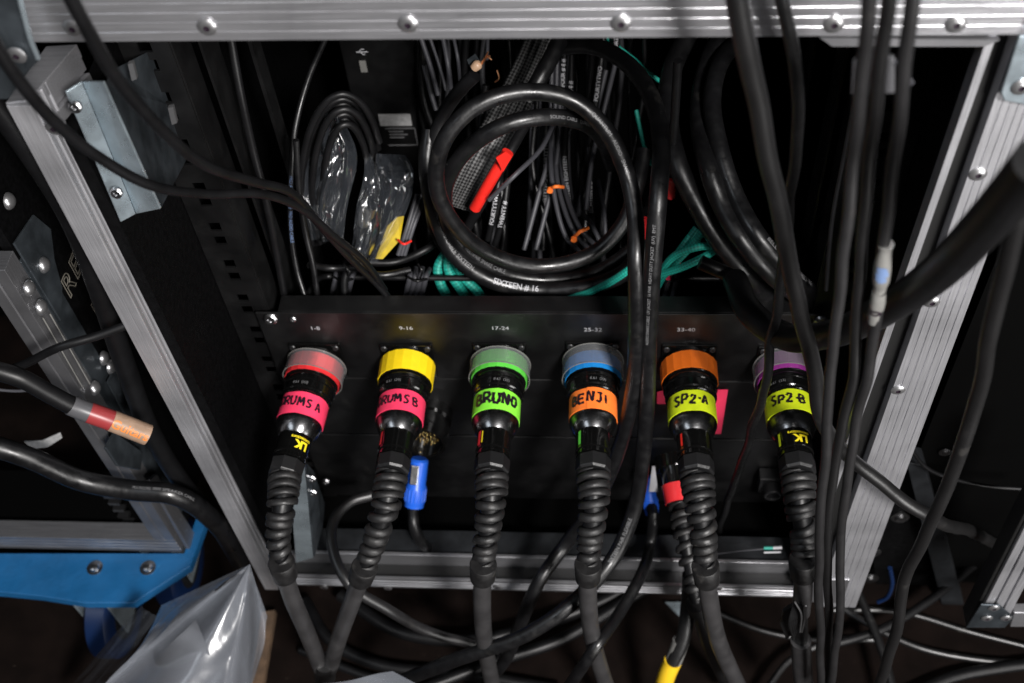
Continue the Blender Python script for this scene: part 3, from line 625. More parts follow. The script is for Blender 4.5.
# square socket remains at lower right
m = MB(); a8 = P(771, 474, y=YP); m.box((a8.x-.013, YP-.014, a8.z-.013), (a8.x+.013, YP-.0002, a8.z+.012)); m.lathe(a8, (0, -1, 0), [(.0142, .009), (.026, .009), (.026, .006), (.0142, .006)], 24)
o = m.build('power_inlet', M['nut'], bevel=.0008); tag(o, 'black square outlet with round nose on the lower panel left of the rightmost connector', 'socket')
m = MB(); m.lathe(P(668, 470, y=YP), (0, -1, 0), [(0, .019), (.003, .019), (.003, .017), (.010, .017), (.010, .014), (.004, .014), (.004, 0)], 30, cap=False)
o = m.build('round_socket', M['anod'], smooth=30); tag(o, 'empty round black socket peeking out left of the SP2-A connector', 'socket')

# pink tape on the panel
m = MB(); m.prism([P(711, 390, y=YP-.0016), P(728, 390, y=YP-.0030), P(721, 434, y=YP-.0034), P(705, 434, y=YP-.0016)], (0, .0006, 0)); tag(m.build('pink_tape', M['pink']), 'bright pink tape strip stuck to the panel right of the SP2-A connector', 'tape')
m = MB(); m.prism([P(657, 392, y=YP-.0016), P(668, 390, y=YP-.0016), P(668, 404, y=YP-.0016), P(657, 404, y=YP-.0016)], (0, .0006, 0)); tag(m.build('pink_tape', M['pink']), 'pink tape corner showing left of the SP2-A connector', 'tape')

# blue power plugs
def blue_plug(label, pts, r, cab, latch=True):
    A = P(*pts[0]) if False else P(pts[0][0], pts[0][1], y=pts[0][2]); B = P(pts[1][0], pts[1][1], y=pts[1][2]); u = (B-A).normalized(); L = (B-A).length
    t = empty('power_plug', A); tag(t, label, 'plug', 'blue power plugs')
    m = MB(); m.lathe(A, u, [(-.004, .7*r), (-.002, .9*r), (L*.50, .9*r), (L*.54, r), (L*.90, r*1.02), (L*.93, r*.95), (L, r*.95), (L, r*.55)], 30)
    nn = Vector((0, 0, 1)); nn = (nn-u*nn.dot(u)).normalized(); bb = u.cross(nn)
    for k in range(18):
        a = k/18*2*math.pi; dr = nn*math.cos(a)+bb*math.sin(a); m.tube([A+u*L*.58+dr*r*1.0, A+u*L*.86+dr*r*1.01], r*.07, 6)
    m.build('housing', M['blueplug'], t, smooth=35)
    if latch:
        cd = (CAMP-A); n = (cd-u*cd.dot(u)).normalized(); s = u.cross(n)
        c = A+n*r*.86-s*r*.3*(1 if s.x > 0 else -1); hw = s*r*.38
        m = MB(); m.prism([c-hw+u*L*.02, c+hw+u*L*.02, c+hw*.9+u*L*.45, c-hw*.9+u*L*.45], n*.0022); m.build('latch', M['slvb'] if False else M['bolt'], t, bevel=.0006)
    cp = pix(cab, 10); m = MB(); m.tube([B-u*.01]+cp[1:], .0056, 14); m.build('cable', M['pvc'], t, smooth=50)
    return t
blue_plug('blue power plug with metal latch hanging below the gold pin socket', [(419, 462, .075), (414, 506, .045)], .0102, [(413, 508, .045), (414, 525, .03), (420, 540, .025), (431, 549, .04), (437, 540, .07)])
blue_plug('blue power plug mostly hidden behind the long vertical cables', [(648, 480, .085), (652, 514, .06)], .0072, [(654, 514, .05), (650, 545, .03), (641, 575, -.02), (620, 612, -.06), (597, 645, -.10), (560, 700, -.12)], False)
cable('power_cable', 'grey cable looping behind the DRUMS B connector then crossing the floor', 'cable', [(372, 495, .05), (350, 502, .04), (334, 520, .02), (333, 550, -.01), (350, 585, -.04), (385, 608, -.05), (430, 632, -.05), (500, 650, -.05)], 11, M['rub'])
m = MB(); m.prism([P(652, 466, y=.06), P(655, 466, y=.06), P(658, 490, y=.06), P(649, 490, y=.06)], (0, -.002, 0)); tag(m.build('white_cable_tie', M['white']), 'small white tie end above the right blue plug', 'cable tie')

exec_cables = True
# ------------------------------------------------------------ main loom coil and big cables
def loop(cx, cy, rx, ry, a0, a1, y0, y1, n=14, wob=0):
    out = []
    for i in range(n+1):
        t = i/n; a = math.radians(a0+(a1-a0)*t); out.append((cx+rx*math.cos(a), cy-ry*math.sin(a), y0+(y1-y0)*t))
    return out
# outer long cable: top arc from bare end, down the right side over the panel (text cable)
o, p_, r_ = cable('loom_cable', 'long black printed cable arching from the top then hanging straight in front of the panel', 'cable',
    [(540, 50, .30), (590, 46, .26), (625, 62, .22), (650, 95, .17), (661, 140, .12), (658, 200, .075), (653, 260, .055), (649, 330, .045), (647, 400, .035), (643, 455, .02), (634, 510, .0), (612, 560, -.03), (570, 605, -.07), (525, 635, -.09), (455, 660, -.10), (380, 690, -.1)], 17, M['pvc'], 'loom cables', 12)
path_text(p_, r_, 'AUDIO SNAKE CABLE  UV JACKET  16 PAIR  HEAVY DUTY JACKET  (UV)  EMT', .0033, M['pale'], o, .36, True, .15)
path_text(p_, r_, 'SIXTEEN PAIR FLEXIBLE', .0050, M['pale'], o, .66, True, .1)
o, p_, r_ = cable('loom_cable', 'shiny main ring of the coil that leaves it hanging left of the printed vertical cable', 'cable',
    [(644, 150, .20), (636, 190, .17), (620, 228, .15), (588, 256, .135), (536, 266, .125), (485, 251, .118), (450, 218, .112), (436, 180, .112), (446, 137, .118), (478, 105, .13), (524, 92, .14), (572, 100, .14), (606, 130, .13), (626, 172, .115), (635, 215, .09), (636, 262, .06), (636, 320, .045), (634, 380, .04), (622, 440, .03), (597, 500, .015), (565, 545, .0), (540, 580, -.03), (522, 620, -.05), (505, 660, -.06), (470, 700, -.07)], 17.5, M['pvc'], 'loom cables', 12)
path_text(p_, r_, 'QUANTUM   AUDIO   SNAKE', .0042, M['pale'], o, .40, False, .1)
o, p_, r_ = cable('loom_cable', 'inner arc of the coil that turns into the ring printed MODEL', 'cable',
    [(612, 165, .23), (600, 136, .19), (578, 121, .16), (545, 117, .145), (505, 125, .135), (470, 147, .132), (448, 178, .132), (446, 212, .14), (462, 246, .15), (498, 271, .155), (545, 280, .158), (598, 271, .165), (635, 245, .18), (650, 210, .21)], 16, M['pvc'], 'loom cables', 12)
path_text(p_, r_, 'MODEL   MULTIPAIR SNAKE CABLE', .0048, M['pale'], o, .66, False, .2)
path_text(p_, r_, 'SOUND CABLE   QUALITY', .0036, M['pale'], o, .25, True, 0)
o, p_, r_ = cable('loom_cable', 'lowest black ring of the coil printed SIXTEEN # 16', 'cable',
    [(430, 130, .20), (427, 165, .18), (436, 215, .165), (455, 255, .15), (490, 280, .142), (540, 290, .14), (590, 286, .14), (625, 272, .15), (645, 240, .18), (655, 200, .22)], 17, M['pvc'], 'loom cables', 12)
path_text(p_, r_, 'SIXTEEN # 16', .0072, M['white'], o, .50, False, .1, bold=.0001)
path_text(p_, r_, 'DIGITAL SNAKE CABLE SIXTEEN', .0055, M['pale'], o, .27, False, .2)
o, p_, r_ = cable('loom_cable', 'dim black cable sweeping up the left side to the bare copper end', 'cable',
    [(475, 75, .20), (462, 88, .20), (443, 115, .2), (431, 150, .19), (430, 200, .18), (440, 240, .17), (470, 270, .16), (520, 284, .165), (600, 275, .17)], 13, M['pvcm'], 'loom cables')
# bare wire end
be = empty('cable_end', P(478, 65, y=.19)); tag(be, 'cut cable end with beige insulation and bare copper wires under the top rail', 'cable end')
A = P(474, 68, y=.19); u = (P(483, 60, y=.19)-A).normalized(); m = MB(); m.lathe(A, u, [(0, .0035), (.005, .0040), (.007, .0022)], 12); m.build('insulation', M['skin_t'], be, smooth=50)
m = MB()
for i in range(3): m.tube(pix([(482, 62+i, .19), (486+i, 56-i*1.5+i*2, .188), (488+i*2, 52+i*4, .186)], 5), .0007, 6)
m.tube(pix([(497, 70, .19), (499, 78, .188), (495, 82, .19)], 5), .0008, 6); m.build('copper_wire', M['copper'], be, smooth=50)
m = MB(); m.prism([P(467, 60, y=.195), P(475, 54, y=.195), P(479, 60, y=.195), P(471, 70, y=.195)], (0, .001, 0)); m.build('foil_wrap', M['galv_dark'], be)

# right hand thick cables
o, p_, r_ = cable('thick_cable', 'leftmost of three thick black cables hanging right of the coil', 'cable', [(690, 30, .30), (672, 70, .26), (668, 120, .2), (678, 165, .16), (697, 205, .14), (722, 245, .12), (748, 275, .11), (772, 300, .125), (800, 318, .15)], 21, M['pvc'], 'thick cables right of the coil')
o, p_, r_ = cable('thick_cable', 'middle of three thick black cables right of the coil', 'cable', [(722, 30, .30), (706, 70, .26), (700, 120, .2), (708, 165, .15), (722, 205, .125), (742, 240, .10), (768, 270, .09), (792, 290, .10), (822, 306, .13), (850, 315, .16)], 21, M['pvc'], 'thick cables right of the coil')
o, p_, r_ = cable('thick_cable', 'rightmost thick black cable right of the coil with faint printing', 'cable', [(745, 35, .30), (722, 60, .26), (712, 100, .21), (720, 150, .16), (735, 195, .13), (757, 235, .10), (780, 262, .09), (800, 283, .10), (826, 300, .13), (850, 305, .16)], 19, M['pvc'], 'thick cables right of the coil')
path_text(p_, r_, 'BELL MULTICORE CABLE 24 PAIR', .0052, M['pale'], o, .62, False, .8)
cable('thick_cable', 'big blurred black cable crossing in front of the right upright', 'cable', [(735, 280, .08), (752, 315, .03), (785, 337, .0), (830, 334, -.03), (880, 312, -.07), (935, 275, -.11), (985, 225, -.15), (1040, 160, -.19)], 31, M['pvcm'], 'thick cables right of the coil')
cable('thick_cable', 'black cable curving down behind the rightmost connector top', 'cable', [(700, 262, .10), (740, 282, .09), (750, 302, .075), (772, 322, .06), (800, 334, .05), (835, 338, .045), (855, 328, .06)], 15, M['pvcm'], 'thick cables right of the coil')

# teal braided cables
TG = 'teal braided cables'
for i, (pts, lb_) in enumerate([
    ([(446, 252, .19), (438, 268, .18), (441, 285, .17), (452, 302, .165)], 'leftmost teal braided strand left of the coil bottom'),
    ([(450, 250, .185), (448, 268, .175), (457, 284, .168), (470, 302, .165)], 'second teal strand left of the coil bottom'),
    ([(455, 254, .18), (462, 275, .172), (478, 292, .166), (486, 304, .165)], 'teal strand slipping under the lowest coil ring'),
    ([(548, 302, .135), (585, 294, .13), (612, 281, .128), (634, 266, .13), (648, 256, .14)], 'teal strand coming out under the coil on its right'),
    ([(655, 290, .15), (668, 268, .15), (682, 248, .15), (697, 228, .16)], 'steepest teal strand of the fan right of the vertical cable'),
    ([(655, 285, .145), (676, 262, .14), (692, 245, .145), (706, 228, .15)], 'teal strand of the fan rising second steepest'),
    ([(657, 278, .14), (676, 255, .13), (698, 247, .13), (720, 247, .14)], 'flat arching teal strand at the top right of the fan'),
    ([(657, 275, .135), (680, 268, .125), (702, 258, .125), (722, 246, .14)], 'lowest teal strand of the fan above the pink tape'),
    ([(590, 25, .34), (635, 60, .32), (652, 75, .30), (665, 85, .3)], 'faint teal strand under the top rail'),
    ([(636, 110, .30), (644, 145, .28), (652, 165, .26)], 'dim teal strand behind the vertical printed cable')]):
    cable('teal_cable', lb_, 'cable', pts, 10 if i < 3 else (8 if i < 8 else 4), M['teal'], TG)
m = MB(); m.plate([P(660, 270, y=.150), P(676, 256, y=.150), P(681, 264, y=.150), P(668, 283, y=.150)], .006); tag(m.build('pink_cable_flag', M['pink']), 'pink tape flag among the teal strands', 'tape')
m = MB(); m.lathe(P(672, 177, y=.17), (0, 0, -1), [(0, .0045), (.022, .0045)], 16); tag(m.build('red_sleeve', M['red'], smooth=50), 'dark red sleeve between the coil and the thick cables', 'sleeve')
m = MB(); m.lathe(P(645, 218, y=.17), (0, 0, -1), [(0, .0020), (.025, .0020)], 12); tag(m.build('red_sleeve', M['red'], smooth=50), 'thin red sleeve between the two vertical cables', 'sleeve')
m = MB(); m.lathe(P(671, 178, y=.172), (0, 0, 1), [(0, .0035), (.12, .0035)], 12); m.build('core', M['pvcm'], smooth=50).name = 'sleeve_cable'
tag(bpy.data.objects['sleeve_cable'], 'black cable above the dark red sleeve', 'cable')

# braided bundle with red tape inside the coil
bb_ = empty('braided_bundle', P(470, 220, y=.22)); tag(bb_, 'bundle of black and white braided sleeves bound with bright red tape inside the coil', 'cable bundle')
for i in range(5):
    dx = -13+i*6.5
    path = pix([(458+dx*.8, 205+dx*.25, .19), (480+dx, 165+dx*.3, .20), (505+dx, 120+dx*.3, .23), (530+dx*.9, 70+dx*.3, .27), (545+dx, 35, .30)], 8)
    m = MB(); m.tube(path, .0046, 12); m.build('braided_sleeve', M['braid'], bb_, smooth=60)
m = MB(); m.tube(pix([(467, 228, .174), (480, 205, .174), (505, 160, .180), (525, 125, .21)], 8), .0046, 16); m.build('black_sleeve', M['pvcm'], bb_, smooth=60)
m = MB(); m.tube(pix([(475, 208, .170), (487, 187, .170), (500, 165, .174), (508, 152, .177)], 5), [.0050]*16, 16); m.prism([P(496, 158, y=.163), P(505, 152, y=.163), P(512, 157, y=.163), P(503, 172, y=.163)], (0, .0015, 0)); m.build('red_tape', M['redbr'], bb_, smooth=50)
cable('glossy_cable', 'short glossy black cable segment crossing behind the coil top', 'cable', [(560, 40, .24), (551, 58, .225), (540, 78, .21), (527, 100, .20)], 17, M['pvc'])

# thin grey and printed cables hanging in the back
GG = 'thin grey cables hanging behind the coil'
gp = [([(534, 60, .33), (532, 120, .31), (531, 180, .28), (528, 240, .23)], 5), ([(540, 60, .33), (539, 130, .31), (538, 200, .27), (540, 260, .22)], 5),
      ([(556, 90, .30), (553, 140, .27), (540, 190, .23), (524, 250, .19)], 5), ([(560, 90, .30), (558, 150, .26), (551, 190, .23), (536, 250, .19)], 5),
      ([(553, 125, .24), (540, 150, .20), (515, 175, .165), (489, 200, .16)], 5), ([(552, 60, .32), (551, 130, .28), (552, 180, .23), (565, 235, .19), (580, 252, .19)], 5),
      ([(557, 60, .32), (556, 130, .28), (558, 185, .23), (574, 232, .19), (590, 250, .19)], 5), ([(562, 60, .32), (561, 130, .28), (564, 185, .23), (580, 228, .19), (598, 248, .19)], 5),
      ([(616, 60, .32), (604, 110, .30), (592, 160, .26), (586, 210, .22)], 5), ([(606, 70, .32), (592, 130, .29), (582, 190, .25), (578, 215, .22)], 5),
      ([(598, 180, .26), (604, 210, .22), (606, 250, .19)], 4), ([(570, 55, .32), (568, 110, .3), (572, 200, .25), (590, 222, .21), (602, 246, .19)], 5)]
where = ['leftmost', 'second from left', 'third from left, bending left', 'fourth from left, bending left', 'slanting across the red taped bundle', 'left one through the orange ties',
         'middle one through the orange ties', 'right one through the orange ties', 'rightmost, slanting from the top', 'behind the coil right shoulder', 'short one near the coil right edge', 'curving beside the lower orange tie']
for (pts, wd), wh in zip(gp, where):
    cable('grey_cable', 'thin grey cable inside the coil, '+wh, 'cable', pts, wd, M['greyc'], GG, seg=10)
for (a, b, c, d, yy, lb_) in [(549, 189, 563, 187, .218, 'upper orange cable tie on the grey cables inside the coil'), (573, 238, 588, 228, .180, 'lower orange cable tie on the grey cables inside the coil')]:
    m = MB(); m.tube(pix([(a, b, yy), ((a+c)/2, (b+d)/2-1.5, yy-.008), (c, d, yy)], 6), .0017, 8); m.lathe(P(a+1, b, y=yy-.004), (0, -1, 0), [(0, .0028), (.003, .0028)], 8)
    tag(m.build('orange_cable_tie', M['orange'], smooth=50), lb_, 'cable tie', 'orange cable ties')
PG = 'black printed cables hanging behind the coil'
pp = [([(565, 30, .33), (563, 80, .31), (561, 140, .28), (552, 200, .25)], 'THIRTY-FOUR # 8 #', .30, 'thin black cable printed THIRTY-FOUR behind the coil top'),
      ([(604, 30, .33), (600, 70, .31), (594, 115, .29), (588, 150, .28)], 'FOURTYTWO', .42, 'thin black cable printed FOURTYTWO right of the coil top'),
      ([(572, 30, .33), (571, 80, .31), (570, 130, .29)], '# 8 #', .55, 'thin black cable with a faint number behind the coil top'),
      ([(500, 170, .22), (495, 205, .20), (488, 240, .19)], 'FOURTYTWO', .5, 'black cable printed FOURTYTWO below the red tape'),
      ([(508, 178, .22), (503, 215, .2), (495, 245, .19)], 'TWENTY #', .5, 'black cable with faint printing below the red tape, further right'),
      ([(546, 120, .29), (546, 160, .27), (545, 200, .25), (543, 250, .22)], 'THIRTYTWO # 8 THIRTYTWO', .4, 'black printed cable straight down the coil centre'),
      ([(566, 120, .28), (565, 160, .25), (569, 200, .22), (576, 245, .19)], 'EIGHTEEN EIGHTEEN', .5, 'black printed cable beside the orange ties'),
      ([(590, 165, .26), (591, 200, .24), (592, 245, .2)], 'EIGHTEEN # 8', .4, 'black printed cable near the coil right edge'),
      ([(444, 240, .19), (436, 215, .18), (433, 195, .18)], 'SIXTEEN', .5, 'short printed cable at the coil left edge'),
      ([(617, 25, .33), (616, 45, .32), (614, 60, .31)], 'FORTY', .5, 'short printed cable stub under the top rail'),
      ([(486, 85, .26), (482, 110, .25), (480, 130, .24)], '# 16', .5, 'short printed cable seen between the coil rings')]
for pts, s, fr_, lb_ in pp:
    o, p_, r_ = cable('printed_cable', lb_, 'cable', pts, 7, M['pvcm'], PG, seg=10)
    path_text(p_, r_, s, .0052, M['white'], o, fr_, True, 0, sx=.95, bold=.00012)
for i, pts in enumerate([[(421, 38, .32), (430, 65, .31), (438, 95, .30)], [(430, 38, .32), (439, 65, .31), (446, 90, .30)], [(443, 38, .32), (448, 65, .31), (451, 90, .29)], [(452, 30, .32), (458, 60, .31), (460, 85, .28)], [(424, 65, .33), (430, 90, .32), (436, 110, .31)], [(488, 35, .33), (487, 60, .31)]]):
    cable('thin_cable', ['leftmost thin cable under the top rail left of the coil', 'second thin cable under the top rail left of the coil', 'third thin cable with a pale stripe under the top rail', 'fourth thin cable under the top rail near the copper end', 'short dim cable left of the coil', 'single thin cable dropping above the bare copper end'][i], 'cable', pts, 3.5 if i % 2 else 5, M['greyc'], 'thin cables under the top rail', seg=8)

rt = random.Random(21)
ORD = ['first', 'second', 'third', 'fourth', 'fifth', 'sixth', 'seventh', 'eighth', 'ninth', 'tenth', 'eleventh', 'twelfth']
NT = 24
for i in range(NT):
    x = 420+i*232/NT+rt.uniform(-3, 3); x2 = x+rt.uniform(-28, 28); y0 = rt.uniform(.30, .40)
    pts = [(x, 22, y0), (x+rt.uniform(-6, 6), rt.uniform(70, 100), y0-.01), ((x+x2)/2+rt.uniform(-10, 10), rt.uniform(140, 185), y0-.04), (x2, rt.uniform(215, 250), y0-.08), (x2+rt.uniform(-12, 12), 285, y0-.1)]
    wh = ORD[i]+' from the left under the top rail' if i < 12 else (ORD[NT-1-i]+' from the right under the top rail')
    cable('tangle_cable', 'dim thin cable behind the coil, '+wh, 'cable', pts, rt.uniform(3.5, 6.5), M[rt.choice(['pvcm', 'pvc', 'greyd'])], 'dim cables in the tangle behind the coil', sub=7, seg=9)

# ------------------------------------------------------------ left interior: device, coil, bags
dv = empty('black_device', P(380, 120, y=.40)); tag(dv, 'black device at the back with a usb socket and a paper label', 'device')
m = MB(); a = P(336, 30, y=.36); b = P(435, 170, y=.36); m.box((a.x, .36, b.z), (b.x, .44, a.z)); m.build('housing', M['panel'], dv, bevel=.001)
a = P(359, 60, y=.3595); b = P(368, 71, y=.3595); m = MB(); m.box((a.x, .3572, b.z), (b.x, .3592, a.z)); m.build('usb_socket', M['slv'], dv, bevel=.0005)
m = MB(); c0 = P(361.5, 52, y=.3585); m.tube([c0+Vector((-.005, 0, 0)), c0+Vector((.006, 0, 0))], .0006, 6); m.tube([c0+Vector((-.003, 0, 0)), c0+Vector((0, 0, .003)), c0+Vector((.003, 0, .003))], .0005, 6); m.tube([c0+Vector((-.001, 0, 0)), c0+Vector((.001, 0, -.003)), c0+Vector((.003, 0, -.003))], .0005, 6); m.build('usb_symbol', M['white'], dv)
m = MB(); a = P(378, 115, y=.358); b = P(412, 126, y=.358); m.box((a.x, .3585, b.z), (b.x, .3592, a.z)); lbp = m.build('paper_label', M['paper'], dv)
m = MB(); a = P(385, 129, y=.358); b = P(418, 146, y=.358)
for (u0, u1) in [(a.z, a.z-.0008), (b.z+.0008, b.z)]: m.box((a.x, .3588, u0), (b.x, .3594, u1))
m.box((b.x-.0008, .3588, b.z), (b.x, .3594, a.z))
for k in range(3): m.box((a.x+.003, .3588, a.z-.004-k*.004), (a.x+.018+.004*(k % 2), .3592, a.z-.005-k*.004))
m.build('printed_frame', M['pale'], dv)
for k in range(7):
    cx, cy = 343+k*.6, 190; rx = 42-k*3.2; ry = 96-k*5
    pts = loop(cx, cy, rx, ry, 30-k*3, 215+k*2, .20+.012*(k % 3), .17+.01*(k % 3), 12)
    cable('coiled_cable', ['outermost', 'second', 'third', 'fourth', 'fifth', 'sixth', 'innermost'][k]+' loop of the dark cable coil left of the plastic bags', 'cable', pts, 7.5, M['pvcm'], 'dark coil on the left', seg=10)
o, p_, r_ = cable('thin_cable', 'thin black printed cable curving down left of the dark coil', 'cable', [(325, 40, .25), (308, 80, .22), (295, 130, .19), (291, 180, .17), (291, 230, .155), (297, 270, .14), (308, 305, .12)], 6, M['pvc'], 'thin cables left of the coil')
path_text(p_, r_, 'PRO AUDIO CABLE  PRO AUDIO CABLE', .004, M['bluep'], o, .62, False, 0, sx=.9)
cable('thin_cable', 'glossy thin cable just right of the printed one', 'cable', [(296, 140, .16), (299, 190, .15), (306, 235, .14), (313, 265, .13), (318, 300, .12)], 6, M['pvc'], 'thin cables left of the coil')
cable('thin_cable', 'thin tube standing for the rack rail lines, rising steeply left of the dark coil', 'cable', [(228, 20, .17), (240, 90, .15), (253, 150, .14), (266, 200, .13), (276, 250, .125), (285, 300, .12)], 8, M['pvcm'], 'thin cables left of the coil')  # cable tube standing in for the edge lines of the rack rail
cable('patch_cable', 'dark cable arching from behind the yellow tag to the lacing bar', 'cable', [(345, 300, .13), (346, 275, .15), (360, 264, .16), (395, 262, .17), (425, 250, .18), (445, 235, .2)], 8, M['pvcm'])
cable('patch_cable', 'glossy dark cable curving from the left under the plastic bags', 'cable', [(309, 265, .14), (330, 268, .15), (355, 268, .15), (380, 275, .14), (410, 270, .15)], 7, M['pvc'])
def bag(name, label, outline, y, mt, amp, nu=34, nv=34, seed=0, folds=5, tag_=True):
    """film sheet spanned between a left edge and a right edge, crumpled"""
    Lf = spline([P(a, b, y=c) for a, b, c in outline[0]], 10); Rt = spline([P(a, b, y=c) for a, b, c in outline[1]], 10)
    def at(pth, t): q = t*(len(pth)-1); i = min(int(q), len(pth)-2); return pth[i].lerp(pth[i+1], q-i)
    m = MB(); vs = []
    for j in range(nv+1):
        for i in range(nu+1):
            s = i/nu; t = j/nv; p = at(Lf, t).lerp(at(Rt, t), s)
            ed = min(1, 4*s, 4*(1-s))
            cr = noise.noise(Vector((s*folds+seed, t*1.3, seed)))
            f2 = abs(noise.noise(Vector((s*folds*1.3+t*.8+seed, t*1.4, 3+seed))))
            f3 = 1-abs(noise.noise(Vector((s*folds*1.9-t*1.5, t*3.0+s*2, 9+seed))))*2
            dn = Vector((0, -.75, .65)); vs.append(p+dn*amp*(1.3*cr+1.1*f2+.35*f3*ed)*(.25+.75*ed)+Vector((noise.noise(p*25)*amp*.4, 0, 0)))
    fs = [(j*(nu+1)+i, j*(nu+1)+i+1, (j+1)*(nu+1)+i+1, (j+1)*(nu+1)+i) for j in range(nv) for i in range(nu)]
    m.add(vs, fs); o = m.build(name, mt, smooth=60)
    if tag_: tag(o, label, 'plastic bag')
    return o
bag('plastic_bag', 'tall clear plastic bag inside the dark cable coil on the left', ([(325, 112, .20), (311, 150, .19), (304, 190, .175), (312, 240, .16)], [(345, 118, .20), (356, 150, .19), (352, 190, .175), (345, 240, .16)]), .18, M['cello'], .013, seed=3, folds=3)
bag('plastic_bag', 'crumpled clear plastic bag holding a silver plug, left of the yellow tag', ([(368, 152, .20), (364, 180, .18), (358, 215, .165), (350, 262, .15)], [(408, 155, .2), (416, 175, .18), (404, 215, .165), (378, 262, .15)]), .17, M['cello'], .015, seed=8, folds=3.5)
sp_ = empty('silver_plug', P(366, 218, y=.165)); tag(sp_, 'small silver audio plug inside the crumpled clear bag', 'plug')
A = P(369, 205, y=.175); u = (P(361, 228, y=.17)-A).normalized(); m = MB(); m.lathe(A, u, [(0, .004), (0, .0075), (.010, .0075), (.011, .0062), (.020, .0062), (.022, .005)], 20); m.build('shell', M['steel'], sp_, smooth=40)
m = MB(); m.tube([A+u*.022, A+u*.05, A+u*.075], .0055, 12); m.build('boot', M['pvcm'], sp_, smooth=40)
m = MB(); m.plate([P(398, 217, y=.18), P(404, 216, y=.185), P(400, 240, y=.17), P(383, 259, y=.16), P(376, 259, y=.16), P(388, 226, y=.175)], .001); tag(m.build('yellow_tag', mat('dark_yellow_card', (.45, .32, .01), .5, 0, .3, 100, .2, 60)), 'dark yellow card tag between the clear bag and pale wires', 'tag')
pw = empty('pale_wires', P(402, 245, y=.17)); tag(pw, 'pair of pale grey wires held by a small red ring right of the yellow tag', 'wire bundle')
for i in range(3):
    m = MB(); m.tube(pix([(417+i*3.5, 194+i*3, .20), (408+i*3, 225, .18), (398+i*3.2, 255, .165)], 6), .0022, 8); m.build('wire', M['greyc'], pw, smooth=60)
m = MB(); m.tube(pix([(398, 240, .164), (404, 244, .158), (411, 241, .164)], 6), .0011, 8); m.build('red_ring', M['redbr'], pw, smooth=50)

# ------------------------------------------------------------ foreground cables
FG = 'blurred black cables crossing at top left'
cable('foreground_cable', 'upper blurred black cable running from the top left corner into the case', 'cable', [(62, -20, -.08), (85, 25, -.075), (118, 80, -.06), (160, 128, -.045), (205, 165, -.02), (255, 182, .02), (290, 192, .05), (320, 225, .08), (350, 258, .10), (378, 285, .115), (392, 302, .12)], 11.5, M['pvcm'], FG, taper=.78)
cable('foreground_cable', 'lower blurred black cable from the left edge into the case', 'cable', [(-20, 20, -.08), (15, 75, -.075), (55, 122, -.06), (100, 158, -.045), (150, 185, -.03), (205, 194, .0), (260, 194, .03), (300, 208, .06), (335, 237, .08), (365, 262, .10), (385, 290, .12)], 11, M['pvcm'], FG, taper=.78)
RG = 'cables hanging down the right side'
cable('hanging_cable', 'thick grey cable hanging from the top then bending right behind the upright', 'cable', [(735, -20, -.07), (744, 45, -.065), (756, 100, -.06), (770, 170, -.055), (785, 240, -.05), (800, 310, -.045), (814, 370, -.04), (824, 425, -.04), (850, 455, -.03), (890, 490, -.035), (930, 518, -.04), (965, 530, .0), (1000, 545, .10)], 16, M['rubd'], RG, wob=.0016)
cable('hanging_cable', 'bumpy tape-wrapped black cable passing in front of the purple ring', 'cable', [(776, -20, -.03), (790, 30, -.03), (797, 80, -.025), (797, 130, -.02), (790, 200, -.01), (782, 270, .0), (774, 330, .0), (765, 385, .0), (750, 435, .02), (735, 480, .04), (722, 520, .06), (716, 545, .07)], 10.5, M['rough'], RG, wob=.002)
cable('hanging_cable', 'leftmost of the three grey cables under the grey tape clip', 'cable', [(870, -20, -.11), (863, 70, -.105), (854, 150, -.10), (846, 230, -.10), (838, 310, -.10), (828, 390, -.105), (826, 450, -.11), (820, 520, -.115), (819, 600, -.12), (822, 700, -.125)], 11.5, M['rub'], RG, wob=.0016)
cable('hanging_cable', 'middle grey cable under the grey tape clip', 'cable', [(890, -20, -.10), (880, 70, -.095), (871, 150, -.09), (863, 230, -.09), (858, 310, -.09), (852, 380, -.095), (838, 450, -.10), (828, 520, -.105), (828, 600, -.11), (829, 700, -.115)], 11.5, M['rubd'], RG, wob=.0016)
o, p_, r_ = cable('hanging_cable', 'right grey cable wearing a clear sleeve with a blue mark and a zero', 'cable', [(914, -20, -.10), (906, 60, -.10), (897, 130, -.10), (888, 210, -.10), (880, 290, -.10), (872, 350, -.10), (859, 410, -.10), (851, 460, -.105), (841, 530, -.11), (840, 600, -.12), (830, 700, -.125)], 11.5, M['rub'], RG, wob=.0016)
def on_path(path, pts):
    a = min(range(len(path)), key=lambda i: (path[i]-P(pts[0][0], pts[0][1], y=pts[0][2])).length); b = min(range(len(path)), key=lambda i: (path[i]-P(pts[-1][0], pts[-1][1], y=pts[-1][2])).length)
    if a > b: a, b = b, a
    q = path[max(0, a):b+1]; return q if len(q) > 2 else path[a:a+3]
def sleeve(parent, pts, r, mt, name='sleeve', path=None):
    m = MB(); m.tube(on_path(path, pts) if path else pix(pts, 6), r, 18); return m.build(name, mt, parent, smooth=40)
def bulge(parent, pts, rads, mt, name):
    q = pix(pts, 6); n = len(q); rr = [float(np.interp(i/(n-1), np.linspace(0, 1, len(rads)), rads)) for i in range(n)]
    m = MB(); m.tube(q, rr, 20); return m.build(name, mt, parent, smooth=60)
s0 = bulge(o, [(886, 244, -.10), (884, 254, -.10), (881, 280, -.10), (879, 292, -.10)], [r_*1.25, r_*1.1, r_*1.15, r_*1.4, r_*1.4, r_*1.1, r_*1.05], M['slv'], 'clear_sleeve')
s1 = bulge(o, [(879, 292, -.10), (877, 306, -.10), (874, 321, -.10)], [r_*1.12, r_*1.25, r_*1.3, r_*1.2, r_*1.25, r_*1.1], M['slv'], 'lower_sleeve')
